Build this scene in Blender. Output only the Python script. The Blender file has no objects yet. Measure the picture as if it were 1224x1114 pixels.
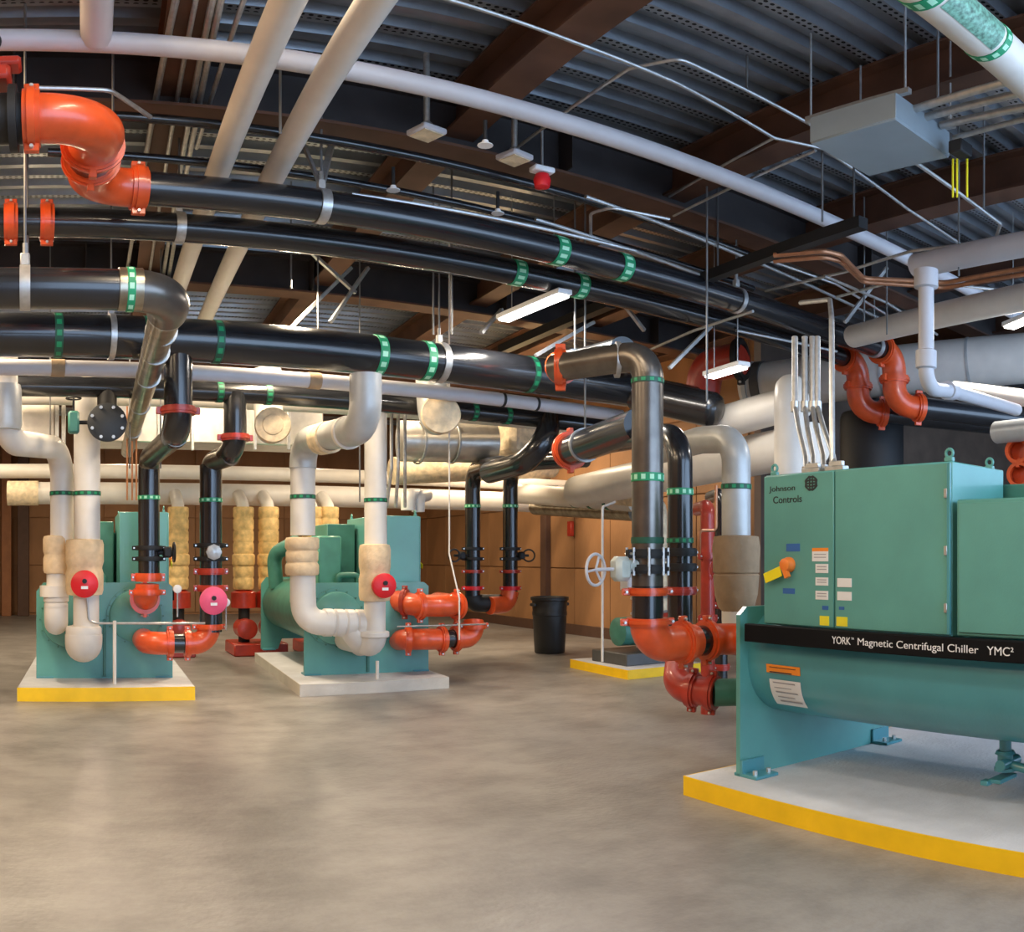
import bpy, math, random
from math import sin, cos, tan, pi, atan2, sqrt
from mathutils import Vector as V, Matrix
random.seed(7)
S = bpy.context.scene
COL = S.collection
# ---------------------------------------------------------------- camera (a stitched panorama: equal-angle projection)
F, HY, CZ, A0 = 1040.0, 665.0, 1.55, 0.08
cd = bpy.data.cameras.new('camera'); cam = bpy.data.objects.new('camera', cd); COL.objects.link(cam)
cd.type = 'PANO'; cd.panorama_type = 'EQUIRECTANGULAR'
cd.longitude_min, cd.longitude_max = -612/F, 612/F
cd.latitude_max, cd.latitude_min = HY/F, (HY-1114)/F
cam.location = (0, 0, CZ); cam.rotation_euler = (pi/2, 0, -(612/F-A0))
cd.clip_start = .05
S.camera = cam
# ---------------------------------------------------------------- daylight through the open front + exposure
w = bpy.data.worlds.new('world'); S.world = w; w.use_nodes = True
bg = w.node_tree.nodes['Background']; bg.inputs[0].default_value = (.50, .70, 1, 1); bg.inputs[1].default_value = 5.6
S.view_settings.view_transform = 'Standard'; S.view_settings.look = 'None'
S.view_settings.gamma = 1; S.view_settings.use_curve_mapping = False
S.view_settings.exposure = 0.0
def area(loc, size, power, col, rot=(0, 0, 0)):
    l = bpy.data.lights.new('lamp_and_fill_light', 'AREA'); l.shape = 'RECTANGLE'; l.size, l.size_y = size
    l.energy = power; l.color = col
    o = bpy.data.objects.new('lamp_and_fill_light', l); COL.objects.link(o); o.location = loc; o.rotation_euler = rot
    return o
WARM = (1, .80, .56); NEUT = (1, .93, .84)
# rows of ceiling lamps over the near half (above the picture's upper edge)
for x, y in ((-1.5, .6), (1.2, .9), (3.6, .2), (-2.2, 2.6), (.9, 2.9), (6.6, .2)):
    area((x, y, 5.0), (.3, 1.3), 60 if x < 2 else 22, WARM if x < 1 else NEUT)
# lamps over the aisle and far half, between the pipe racks
for x, y in ((-.9, 8.0), (2.2, 8.3), (-.3, 11.0), (2.0, 11.6), (4.4, 11.2), (6.9, 11.9), (-2.5, 13.), (1.0, 16.0), (4.8, 16.5), (7.6, 14.0)):
    area((x, y, 4.25), (.2, 1.2), 120, WARM)
area((-3.6, 5.6, 4.6), (.4, 1.4), 150, WARM)  # this and the next two: unseen fills added to warm the left side
area((-1.4, 4.9, 5.0), (.2, 1.2), 110, (1, .74, .45))
area((-3.4, 2.2, 5.0), (.2, 1.2), 110, (1, .74, .45))

# ---------------------------------------------------------------- pixel -> world helpers (distances are real ones)
def _r(px, py): return px/F-A0, tan((HY-py)/F)
def PR(px, py, r): a, t = _r(px, py); return V((r*sin(a), r*cos(a), CZ+r*t))
def PY(px, py, Y): return PR(px, py, Y/cos(px/F-A0))
def PX(px, py, X): return PR(px, py, X/sin(px/F-A0))
def PZ(px, py, z): a, t = _r(px, py); return PR(px, py, (z-CZ)/t)
# ---------------------------------------------------------------- materials
MATS = {}
def mat(name, col, rough=.5, metal=0., var=.12, scale=6., bump=0., bscale=60., emit=None, coat=0., stretch=None):
    m = bpy.data.materials.new(name); m.use_nodes = True; nt = m.node_tree; b = nt.nodes['Principled BSDF']
    b.inputs['Roughness'].default_value = rough; b.inputs['Metallic'].default_value = metal
    if coat: b.inputs['Coat Weight'].default_value = coat; b.inputs['Coat Roughness'].default_value = .12
    tc = nt.nodes.new('ShaderNodeTexCoord'); src = tc.outputs['Object']
    if stretch:
        mp = nt.nodes.new('ShaderNodeMapping'); mp.inputs['Scale'].default_value = stretch; nt.links.new(src, mp.inputs[0]); src = mp.outputs[0]
    n = nt.nodes.new('ShaderNodeTexNoise'); n.inputs['Scale'].default_value = scale; n.inputs['Detail'].default_value = 5
    nt.links.new(src, n.inputs['Vector'])
    r = nt.nodes.new('ShaderNodeValToRGB'); nt.links.new(n.outputs[0], r.inputs[0])
    c = V(col[:3]); r.color_ramp.elements[0].position = .3; r.color_ramp.elements[1].position = .7
    r.color_ramp.elements[0].color = (*(c*(1-var)), 1); r.color_ramp.elements[1].color = (*[min(1, k*(1+var)) for k in c], 1)
    nt.links.new(r.outputs[0], b.inputs['Base Color'])
    if bump:
        n2 = nt.nodes.new('ShaderNodeTexNoise'); n2.inputs['Scale'].default_value = bscale; nt.links.new(src, n2.inputs['Vector'])
        bp = nt.nodes.new('ShaderNodeBump'); bp.inputs['Strength'].default_value = bump; bp.inputs['Distance'].default_value = .02
        nt.links.new(n2.outputs[0], bp.inputs['Height']); nt.links.new(bp.outputs[0], b.inputs['Normal'])
    if emit: b.inputs['Emission Color'].default_value = (*emit[0], 1); b.inputs['Emission Strength'].default_value = emit[1]
    MATS[name] = m; return m
BLK = mat('black_painted_steel', (.012, .013, .016), .26, 0, .25, 8, coat=.5)
BLKM = mat('black_matt', (.010, .010, .011), .6)
STRP = mat('stripe_black', (.004, .004, .005), .8)
STRP.node_tree.nodes['Principled BSDF'].inputs['Specular IOR Level'].default_value = .2
GUN = mat('gunmetal_pipe', (.16, .145, .13), .3, .75, .3, 5)
ORG = mat('orange_enamel', (.70, .085, .016), .36, 0, .12, 9, coat=.4)
RED = mat('dark_red_enamel', (.42, .032, .015), .4, 0, .2, 9, coat=.3)
VRED = mat('valve_red', (.72, .012, .02), .4)
PINK = mat('valve_pink', (.80, .10, .22), .4)
WHT = mat('white_jacket', (.74, .70, .64), .42, 0, .05, 5, .05, 12)
LIL = mat('pale_grey_pvc', (.56, .54, .56), .45, 0, .05, 4)
WGRY = mat('grey_white_jacket', (.52, .53, .52), .4, .2, .1, 5, .08, 9)
CRM = mat('cream_insulation', (.72, .55, .35), .75, 0, .16, 9, .35, 22)
TAN = mat('tan_insulation', (.36, .25, .15), .8, 0, .15, 8, .4, 18)
CAP = mat('tan_end_cap', (.74, .60, .40), .7, 0, .25, 11, .3, 20)
YINS = mat('yellow_insulation', (.80, .54, .22), .75, 0, .25, 12, .4, 25)
TEAL = mat('teal_enamel', (.105, .335, .30), .38, 0, .08, 3, .03, 80, coat=.25)
TEALB = mat('teal_shell', (.07, .29, .33), .3, 0, .08, 3, .04, 50, coat=.35)
TEALD = mat('teal_dark', (.055, .20, .155), .42, 0, .2, 5)
STEEL = mat('galvanised_steel', (.50, .50, .49), .38, .7, .15, 20)
DUCT = mat('duct_sheet_metal', (.62, .58, .52), .3, .75, .12, 7, .1, 6)
BOXG = mat('junction_box_grey', (.31, .38, .43), .45, .15, .06, 3)
STNL = mat('steel_and_reflection_tone', (.33, .29, .22), .28, .85, .35, 9)  # also gives the black receding run its reflected light as colour
COPP = mat('copper_tube', (.50, .23, .12), .4, .55, .2, 10)
BRN = mat('primer_brown_steel', (.115, .052, .03), .6, .1, .3, 2.5)
BRND = mat('dark_girder', (.030, .024, .024), .65, 0, .3, 3)
YEL = mat('yellow_paint', (.93, .58, .005), .42, 0, .07, 5, .04, 60)
CONC = mat('pad_concrete', (.62, .63, .66), .7, 0, .1, 4, .2, 40)
CONW = mat('pad_white', (.62, .58, .51), .7, 0, .08, 4, .2, 40)
WAL = mat('brown_wall_panel', (.33, .165, .07), .65, 0, .2, 1.6, .15, 30, stretch=(1, 1, .5))
WALD = mat('dark_brown_steel_column', (.09, .045, .028), .6)
GRN = mat('band_green', (.015, .30, .13), .5, 0, .1)
GRL = mat('band_light_green', (.45, .85, .60), .5, 0, .05)
GRD = mat('band_dark_green', (.01, .085, .05), .5, 0, .1)
PLB = mat('bin_black_plastic', (.022, .021, .02), .45)
PAP = mat('paper_white', (.78, .78, .78), .6, 0, .03)
ORL = mat('label_orange', (.85, .26, .02), .5, 0, .05)
BLU = mat('label_blue', (.03, .13, .40), .5, 0, .05)
YLB = mat('label_yellow', (.85, .75, .03), .5, 0, .05)
YTG = mat('tag_yellow', (.92, .78, .01), .5, 0, .03)
INK = mat('ink_black', (.02, .03, .035), .5, 0, .02)
WTX = mat('lettering_white', (.85, .85, .85), .5, 0, .02)
BOLT = mat('zinc_bolt', (.6, .6, .58), .35, .6)
LAMP = mat('lamp_tube_lit', (1, 1, 1), .5, 0, 0, emit=((1, .96, .9), 7))
WALV = mat('valve_body_pale', (.50, .55, .52), .45, .2, .2)
STKD = mat('strut_dark', (.10, .10, .10), .5, .4)
# floor: mottled sealed concrete
fl = mat('sealed_concrete_floor', (.262, .243, .222), .40, 0, .25, .8, .15, 25)
nt = fl.node_tree; b = nt.nodes['Principled BSDF']; rr = nt.nodes.new('ShaderNodeTexNoise'); rr.inputs['Scale'].default_value = 1.7; rr.inputs['Detail'].default_value = 9
rr.inputs['Roughness'].default_value = .7
mp = nt.nodes.new('ShaderNodeMapping'); mp.inputs['Scale'].default_value = (1.1, 1.5, 1); tc = nt.nodes.new('ShaderNodeTexCoord')
nt.links.new(tc.outputs['Object'], mp.inputs[0]); nt.links.new(mp.outputs[0], rr.inputs['Vector'])
cr = nt.nodes.new('ShaderNodeValToRGB'); cr.color_ramp.elements[0].position = .36; cr.color_ramp.elements[1].position = .6
cr.color_ramp.elements[0].color = (.150, .140, .130, 1); cr.color_ramp.elements[1].color = (.335, .315, .292, 1)
mx = nt.nodes.new('ShaderNodeMix'); mx.data_type = 'RGBA'; mx.inputs[0].default_value = .5
old = b.inputs['Base Color'].links[0].from_socket
nt.links.new(rr.outputs[0], cr.inputs[0]); nt.links.new(old, mx.inputs[6]); nt.links.new(cr.outputs[0], mx.inputs[7]); nt.links.new(mx.outputs[2], b.inputs['Base Color'])
# deck: galvanised, rows of perforations
dk = mat('perforated_roof_deck', (.33, .36, .40), .32, .7, .12, 5); nt = dk.node_tree; b = nt.nodes['Principled BSDF']
tc = nt.nodes.new('ShaderNodeTexCoord'); sx = nt.nodes.new('ShaderNodeSeparateXYZ'); nt.links.new(tc.outputs['Object'], sx.inputs[0])
def M_(op, a, bb=None):
    n = nt.nodes.new('ShaderNodeMath'); n.operation = op
    for i, v in enumerate((a, bb)):
        if v is None: continue
        if isinstance(v, (int, float)): n.inputs[i].default_value = v
        else: nt.links.new(v, n.inputs[i])
    return n.outputs[0]
fx = M_('ABSOLUTE', M_('SUBTRACT', M_('FRACT', M_('MULTIPLY', sx.outputs[0], 1/.055)), .5))
fy = M_('ABSOLUTE', M_('SUBTRACT', M_('FRACT', M_('MULTIPLY', sx.outputs[1], 1/.045)), .5))
dot = M_('LESS_THAN', M_('ADD', M_('POWER', fx, 2.), M_('POWER', fy, 2.)), .085)
band = M_('LESS_THAN', M_('FRACT', M_('MULTIPLY', sx.outputs[1], 2.)), .30)
mk = M_('MULTIPLY', dot, band)
mx = nt.nodes.new('ShaderNodeMix'); mx.data_type = 'RGBA'; nt.links.new(mk, mx.inputs[0]); nt.links.new(b.inputs['Base Color'].links[0].from_socket, mx.inputs[6])
mx.inputs[7].default_value = (.015, .017, .02, 1); nt.links.new(mx.outputs[2], b.inputs['Base Color'])

RODM = mat('rod_steel', (.22, .22, .22), .5, .6)
# ---------------------------------------------------------------- mesh builder
def fil(pts, rad, n=8):
    pts = [V(p) for p in pts]
    if len(pts) < 3 or not rad: return pts
    out = [pts[0]]
    for i in range(1, len(pts)-1):
        a, p, c = pts[i-1], pts[i], pts[i+1]
        u, v = (a-p), (c-p); lu, lv = u.length, v.length; u.normalize(); v.normalize()
        ang = math.acos(max(-1, min(1, u.dot(v))))
        if ang > pi-.02: out.append(p); continue
        d = min(rad/tan(ang/2), lu*.48 if i > 1 else lu*.98, lv*.48 if i < len(pts)-2 else lv*.98); rr = d*tan(ang/2)
        bis = (u+v).normalized(); cen = p+bis*(rr/sin(ang/2))
        s, e = p+u*d-cen, p+v*d-cen; tot = s.angle(e); ax = s.cross(e).normalized()
        for k in range(n+1): out.append(cen+Matrix.Rotation(tot*k/n, 3, ax) @ s)
    out.append(pts[-1]); return out
def frame(ax):
    ax = V(ax).normalized(); h = V((0, 0, 1)) if abs(ax.z) < .9 else V((1, 0, 0))
    s = ax.cross(h).normalized(); return s, s.cross(ax).normalized(), ax
class G:
    def __init__(s): s.v = []; s.f = []; s.m = []; s.c = []
    def add(s, vs, fs, mi=0):
        s.c.append((len(s.v), len(s.f))); o = len(s.v); s.v += [tuple(x) for x in vs]; s.f += [tuple(o+i for i in f) for f in fs]; s.m += [mi]*len(fs); return s
    def tube(s, pts, r, fillet=0, seg=16, n=8, cap=True):
        P = fil(pts, fillet, n); T = []
        for i in range(len(P)):
            a = P[max(0, i-1)]; c = P[min(len(P)-1, i+1)]; T.append((c-a).normalized())
        u, v, _ = frame(T[0]); vs = []; fs = []
        for i, p in enumerate(P):
            if i:
                q = T[i-1].rotation_difference(T[i]); u = q @ u; v = q @ v
            ri = r[i] if isinstance(r, (list, tuple)) else r
            for k in range(seg):
                a = 2*pi*k/seg; vs.append(p+u*(cos(a)*ri)+v*(sin(a)*ri))
        for i in range(len(P)-1):
            for k in range(seg):
                k2 = (k+1) % seg; fs.append((i*seg+k, (i+1)*seg+k, (i+1)*seg+k2, i*seg+k2))
        if cap: fs.append(tuple(range(seg))); fs.append(tuple(reversed([(len(P)-1)*seg+k for k in range(seg)])))
        return s.add(vs, fs)
    def lathe(s, p, ax, prof, seg=20, mi=0, alt=None):
        p = V(p); u, v, a = frame(ax); vs = []; fs = []; ms = []
        for t, r in prof:
            for k in range(seg):
                g = 2*pi*k/seg; vs.append(p+a*t+u*(cos(g)*r)+v*(sin(g)*r))
        n = len(prof)
        for i in range(n-1):
            for k in range(seg):
                k2 = (k+1) % seg; fs.append((i*seg+k, i*seg+k2, (i+1)*seg+k2, (i+1)*seg+k))
                ms.append(1 if alt and i in alt and k % 2 else 0)
        if prof[0][1] > 1e-5: fs.append(tuple(reversed(range(seg)))); ms.append(0)
        if prof[-1][1] > 1e-5: fs.append(tuple((n-1)*seg+k for k in range(seg))); ms.append(0)
        s.add(vs, fs); s.m[-len(fs):] = ms; return s
    def cyl(s, a, b, r, r2=None, seg=14):
        a, b = V(a), V(b); L = (b-a).length; return s.lathe(a, b-a, [(0, r), (L, r if r2 is None else r2)], seg)
    def ring(s, p, ax, ri, ro, w, seg=20):
        p = V(p); u, v, a = frame(ax); vs = []; fs = []
        for t, r in ((-w/2, ri), (-w/2, ro), (w/2, ro), (w/2, ri)):
            for k in range(seg):
                g = 2*pi*k/seg; vs.append(p+a*t+u*(cos(g)*r)+v*(sin(g)*r))
        for i in range(4):
            for k in range(seg):
                k2 = (k+1) % seg; j = (i+1) % 4; fs.append((i*seg+k, i*seg+k2, j*seg+k2, j*seg+k))
        return s.add(vs, fs)
    def torus(s, p, ax, R, r, seg=24, k=8):
        p = V(p); u, v, a = frame(ax)
        vs = [p+(u*cos(2*pi*i/seg)+v*sin(2*pi*i/seg))*(R+r*cos(2*pi*j/k))+a*(r*sin(2*pi*j/k)) for i in range(seg) for j in range(k)]
        fs = [(i*k+j, ((i+1) % seg)*k+j, ((i+1) % seg)*k+(j+1) % k, i*k+(j+1) % k) for i in range(seg) for j in range(k)]
        return s.add(vs, fs)
    def box(s, c, d, X=(1, 0, 0), Z=(0, 0, 1), b=0.):
        c = V(c); x = V(X).normalized(); z = V(Z).normalized(); y = z.cross(x).normalized(); hx, hy, hz = d[0]/2, d[1]/2, d[2]/2
        if not b:
            vs = [c+x*(i*hx)+y*(j*hy)+z*(k*hz) for i in (-1, 1) for j in (-1, 1) for k in (-1, 1)]
            return s.add(vs, [(0, 1, 3, 2), (4, 6, 7, 5), (0, 4, 5, 1), (2, 3, 7, 6), (0, 2, 6, 4), (1, 5, 7, 3)])
        P = lambda i, j, k: c+x*i+y*j+z*k
        vs = []; idx = {}
        for sx_ in (-1, 1):
            for sy_ in (-1, 1):
                for sz_ in (-1, 1):
                    for a in range(3):
                        h = [hx-b, hy-b, hz-b]; h[a] += b
                        idx[(sx_, sy_, sz_, a)] = len(vs); vs.append(P(sx_*h[0], sy_*h[1], sz_*h[2]))
        fs = []; sg = (-1, 1)
        for a in range(3):
            o1, o2 = [i for i in range(3) if i != a]
            for q in sg:
                def k(p1, p2):
                    t = [0, 0, 0]; t[a] = q; t[o1] = p1; t[o2] = p2; return idx[(*t, a)]
                fs.append((k(-1, -1), k(1, -1), k(1, 1), k(-1, 1)))
        for e in range(3):
            o1, o2 = [i for i in range(3) if i != e]
            for p1 in sg:
                for p2 in sg:
                    def k(q, a):
                        t = [0, 0, 0]; t[e] = q; t[o1] = p1; t[o2] = p2; return idx[(*t, a)]
                    fs.append((k(-1, o1), k(1, o1), k(1, o2), k(-1, o2)))
        for i in sg:
            for j in sg:
                for k_ in sg: fs.append((idx[(i, j, k_, 0)], idx[(i, j, k_, 1)], idx[(i, j, k_, 2)]))
        return s.add(vs, fs)
    def bar(s, a, b, w, h, up=(0, 0, 1)):
        a, b = V(a), V(b); x = (b-a).normalized(); z = V(up); z = (z-x*z.dot(x)).normalized()
        return s.box((a+b)/2, ((b-a).length, w, h), x, z)
    def prism(s, poly, o, X, Y, n):
        o, X, Y, n = V(o), V(X), V(Y), V(n); k = len(poly)
        vs = [o+X*a+Y*b for a, b in poly]+[o+X*a+Y*b+n for a, b in poly]
        return s.add(vs, [tuple(range(k)), tuple(range(2*k-1, k-1, -1))]+[(i, (i+1) % k, k+(i+1) % k, k+i) for i in range(k)])
    def each(s, name, m, parent=None):
        out = []
        for (v0, f0), (v1, f1) in zip(s.c, s.c[1:]+[(len(s.v), len(s.f))]):
            g = G(); g.v = s.v[v0:v1]; g.f = [tuple(i-v0 for i in f) for f in s.f[f0:f1]]; g.m = s.m[f0:f1]; out.append(g.build(name, m, parent))
        return out
    def build(s, name, m, parent=None, smooth=True, label=None):
        me = bpy.data.meshes.new(name); off = V((0, 0, 0)); p = parent
        while p is not None: off += V(p.location); p = p.parent
        me.from_pydata([tuple(V(x)-off) for x in s.v], [], s.f)
        for mm in (m if isinstance(m, (list, tuple)) else [m]): me.materials.append(mm)
        if any(s.m): me.polygons.foreach_set('material_index', s.m)
        me.update()
        import bmesh
        bm = bmesh.new(); bm.from_mesh(me); bmesh.ops.recalc_face_normals(bm, faces=bm.faces); bm.to_mesh(me); bm.free()
        if smooth:
            me.shade_smooth(); me.set_sharp_from_angle(angle=math.radians(38))
        o = bpy.data.objects.new(name, me); COL.objects.link(o)
        if parent is not None: o.parent = parent
        if label: o['label'] = label
        return o
def tag(o, label, cat, group=None):
    o['label'] = label; o['category'] = cat
    if group: o['group'] = group
    return o
def thing(name, label, cat, loc, group=None):
    o = bpy.data.objects.new(name, None); o.empty_display_size = .1; COL.objects.link(o); o.location = V(loc)
    return tag(o, label, cat, group)
def struct(o): o['kind'] = 'structure'; return o
def copy_tree(o, parent=None):
    c = o.copy(); COL.objects.link(c); c.parent = parent
    for ch in list(o.children): copy_tree(ch, c)
    return c
# ---------------------------------------------------------------- fittings
def coupling(par, p, ax, r, m=ORG, w=.085, bolts=True, name='coupling', side=None):
    g = G(); e = r*.12+.010
    g.ring(p, ax, r*.9, r+e, w, 22); g.ring(p, ax, r*.9, r+e*1.5, w*.45, 22)
    u, v, a = frame(ax); q = v if side is None else V(side)
    for s in (-1, 1): g.box(V(p)+q*(s*(r+e*1.7)), (w*.9, e*2.0, e*1.6), a, a.cross(q), b=.004)
    o = g.build(name, m, par)
    if bolts:
        g2 = G(); t = a.cross(q)
        for s in (-1, 1):
            c = V(p)+q*(s*(r+e*1.9)); g2.cyl(c-t*e*1.7, c+t*e*1.7, e*.42, seg=6)
        g2.each('bolt', BOLT, o)
    return o
def band(par, p, ax, r, w=.05, mats=(GRN, GRL), name='flow_band', seg=24):
    g = G(); g.lathe(p, ax, [(-w/2, r+.001), (-w/2, r+.005), (-w*.3, r+.0055), (w*.3, r+.0055), (w/2, r+.005), (w/2, r+.001)], seg, alt=(2,))
    return g.build(name, list(mats), par)
def weld(par, p, ax, r, m, w=.02): return G().ring(p, ax, r*.9, r+.007, w).build('weld_seam', m, par)
DECK = 5.25
def hanger(p, r, ax, label, top=DECK, group='threaded rod hangers carrying the overhead pipes', w=.05, m=STEEL, clamp=True):
    p = V(p); t = thing('pipe_hanger', label, 'hanger', p+V((0, 0, -r)), group)
    G().ring(p, ax, r+.001, r+.012, w, 20).build('strap', m, t)
    g = G(); g.cyl(p+V((0, 0, r+.005)), V((p.x, p.y, top)), .009, seg=6); g.build('rod', RODM, t)
    if clamp:
        g = G(); g.box(p+V((0, 0, r+.05)), (.055, .055, .08), b=.006); g.cyl(p+V((0, 0, r+.09)), p+V((0, 0, r+.16)), .016, seg=6); g.build('clevis', m, t)
    return t
def rod(px, y0, y1, r, label, rad=.009, group='bare hanger rods dropping from the roof deck'):
    a, b = PR(px, y0, r), PR(px, y1, r); a.z = DECK+.07
    return tag(G().cyl(a, b, rad, seg=6).build('hanger_rod', RODM), label, 'rod', group)

# ================================================================ ROOM
struct(G().box((5, 10, -.05), (26, 30, .1)).build('floor', fl, smooth=False))
def wall(name, c, d): return struct(G().box(c, d).build(name, WAL, smooth=False))
wb = wall('wall_back', (1.6, 23.1, 2.7), (16, .15, 5.4))
wl = wall('wall_left', (-6.5, 9.5, 2.7), (.15, 27, 5.4))
wfr = wall('wall_daylight_block', (-3.0, -4.0, 2.7), (7.0, .15, 5.4))  # unseen part wall added to keep blue daylight off the left side
wr = wall('wall_right', (9.6, 16.3, 2.7), (.15, 13.6, 5.4))
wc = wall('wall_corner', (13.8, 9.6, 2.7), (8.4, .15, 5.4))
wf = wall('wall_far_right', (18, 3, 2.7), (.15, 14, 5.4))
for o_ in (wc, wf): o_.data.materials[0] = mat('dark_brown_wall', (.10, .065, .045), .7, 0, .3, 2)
# wall panels: a joint every 1.22 m, slightly proud
pm = bpy.data.meshes.new('panel')
def panel_mesh(axis):
    g = G(); d = (1.205, .03, 1.245) if axis == 'x' else (.03, 1.205, 1.245); g.box((0, 0, 0), d, b=.006)
    o = g.build('panel', WAL, None, smooth=False); me = o.data; bpy.data.objects.remove(o); return me
PMX, PMY = panel_mesh('x'), panel_mesh('y')
def piece(name, me, loc, par): 
    o = bpy.data.objects.new(name, me); COL.objects.link(o); o.location = loc; o.parent = par; return o
for i in range(13):
    for k in range(4):
        piece('panel', PMX, (-5.8+i*1.22, 23.0, .68+k*1.265), wb)
for i in range(11):
    for k in range(4):
        piece('panel', PMY, (9.5, 10.2+i*1.22, .68+k*1.265), wr)
for px, wd in ((28, .33), (8, .28), (650, .2)):
    p = PY(px, 665, 22.6) if px < 300 else PX(px, 665, 9.38)
    g = G(); g.box((p.x, p.y, 2.6), (wd*.9, .3, 5.2), b=.01) if px < 300 else g.box((9.42, p.y, 2.6), (.13, .22, 5.2), b=.01)
    if px == 28: struct(g.build('trim_1', WALD))
    elif px == 8: struct(g.build('trim_2', mat('rust_brown_post', (.32, .13, .05), .6)))
    else: struct(g.build('trim_3', WALD))
struct(G().box((9.44, 16.3, .1), (.08, 13.2, .2)).build('baseboard_right', WALD))
# ceiling: roof slab with corrugated deck panels below it
ce = struct(G().box((5.5, 10.5, 5.47), (26, 30, .06)).build('ceiling', STKD, smooth=False))
def deck_mesh():
    L = 3.24; prof = []
    for i in range(4):
        y = i*.25-.5
        prof += [(y, 0), (y+.075, 0), (y+.10, .085), (y+.225, .085)]
    prof.append((.5, 0)); vs = []; fs = []
    for y, z in prof: vs += [(-L/2, y, z), (L/2, y, z)]
    # stiffening ribs on the lower flats are carried by the profile's thickness
    n = len(prof)
    for i in range(n-1): fs.append((2*i, 2*i+1, 2*i+3, 2*i+2))
    o = len(vs)
    for y, z in prof: vs += [(-L/2, y, z+.006), (L/2, y, z+.006)]
    for i in range(n-1): fs.append((o+2*i, o+2*i+2, o+2*i+3, o+2*i+1))
    me = bpy.data.meshes.new('deck_panel'); me.from_pydata(vs, [], fs); me.materials.append(dk); return me
DM = deck_mesh()
for i in range(8):
    for j in range(24):
        piece('deck_panel', DM, (-5.9+i*3.24, -.5+j*1.0, 5.30), ce)
# roof steel: brown beams run away from the camera, dark girders cross under them
def lerp(a, b, k): return V(a)*(1-k)+V(b)*k
def ibeam(name, a, b, w, h, m, fl_=.025):
    a, b = V(a), V(b); g = G()
    g.bar(a-V((0, 0, h-fl_/2)), b-V((0, 0, h-fl_/2)), w, fl_); g.bar(a-V((0, 0, fl_/2)), b-V((0, 0, fl_/2)), w, fl_); g.bar(a-V((0, 0, h/2)), b-V((0, 0, h/2)), .03, h-fl_*2)
    return struct(g.build(name, m, smooth=False))
HB = 3.35
for k in (.77-1.29, .77-.62, .77, 1.41, 1.97, 2.6, 3.3, 4.):
    x = k*HB
    ibeam('roof_beam', (x-.12, -1, 5.3), (x+1.0, 22.9, 5.3), .26, .40, BRN)
for y in (5.75, 9.9, 14.2, 18.4):
    a, b = V((-6.4, y-.40, 4.75)), V((9.4 if y > 9.5 else 17.8, y+(.45 if y > 9.5 else .85), 4.75)); g = G()
    g.bar(a+V((0, 0, .26)), b+V((0, 0, .26)), .03, .46); g.bar(a+V((0, .0, .47)), b+V((0, 0, .47)), .26, .03); go = struct(g.build('roof_girder', BRND, smooth=False))
    G().bar(a+V((0, 0, .013)), b+V((0, 0, .013)), .30, .026).build('bottom_flange', BRN, go, smooth=False)
    for k in range(6):
        G().bar(lerp(a, b, (k+.5)/6)+V((0, -.13, .03)), lerp(a, b, (k+.5)/6)+V((0, -.13, .45)), .012, .2, (0, 1, 0)).build('stiffener', BRND, go, smooth=False)

# ================================================================ PADS
def pad(label, x0, x1, y0, y1, h, side_mat, faces, skew=0., top=CONC):
    t = thing('equipment_pad', label, 'pad', ((x0+x1)/2, (y0+y1)/2, 0))
    poly = [(x0, y0), (x1, y0), (x1+skew, y1), (x0+skew, y1)]
    G().prism(poly, (0, 0, 0), (1, 0, 0), (0, 1, 0), (0, 0, h)).build('slab', top, t, smooth=False)
    for i in faces:
        a, c = V((*poly[i], 0)), V((*poly[(i+1) % 4], 0)); d = (c-a).normalized(); n = V((d.y, -d.x, 0))
        G().box((a+c)/2+n*.004+V((0, 0, h/2)), ((c-a).length+.01, .008, h), d).build('painted_edge', side_mat, t, smooth=False)
    return t
pad('low concrete pad with bright yellow edge under the large close teal chiller', 3.56, 6.0, .3, 4.19, .13, YEL, (3, 2), .02)
pad('yellow edged concrete pad under the chiller with a pink valve wheel', -.55, 1.33, 9.2, 12.6, .15, YEL, (0,), .1)
pad('unpainted pale concrete pad under the chiller beside the grey bin', 2.50, 4.28, 9.2, 12.45, .135, CONW, (0, 3), .2)
pad('small yellow edged pad below the white handwheel valve', 6.5, 7.75, 8.7, 10.1, .12, YEL, (0, 3), .06)

# ================================================================ CHILLERS (pipe end at y = 0, body towards -y)
def text_mesh(txt, size, bold=.0, align='LEFT'):
    c = bpy.data.curves.new('lettering', 'FONT'); c.body = txt; c.size = size; c.extrude = .001; c.offset = bold; c.align_x = align
    o = bpy.data.objects.new('lettering', c); COL.objects.link(o); bpy.context.view_layer.update()
    me = bpy.data.meshes.new_from_object(o.evaluated_get(bpy.context.evaluated_depsgraph_get())); bpy.data.objects.remove(o); return me
def face_text(txt, par, y, z, x, width, height, m, bold=0.):
    me = text_mesh(txt, 1.0, bold*1.5); xs = [v.co.x for v in me.vertices]; ys = [v.co.y for v in me.vertices]
    sx_ = width/(max(xs)-min(xs)); sy_ = height/(max(ys)-min(ys)); x0, y0 = min(xs), min(ys)
    for v in me.vertices: v.co = V((x-v.co.z*.6-.001, y-(v.co.x-x0)*sx_, z+(v.co.y-y0)*sy_))
    me.materials.clear(); me.materials.append(m)
    o = bpy.data.objects.new('lettering', me); COL.objects.link(o); o.parent = par; return o
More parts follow.
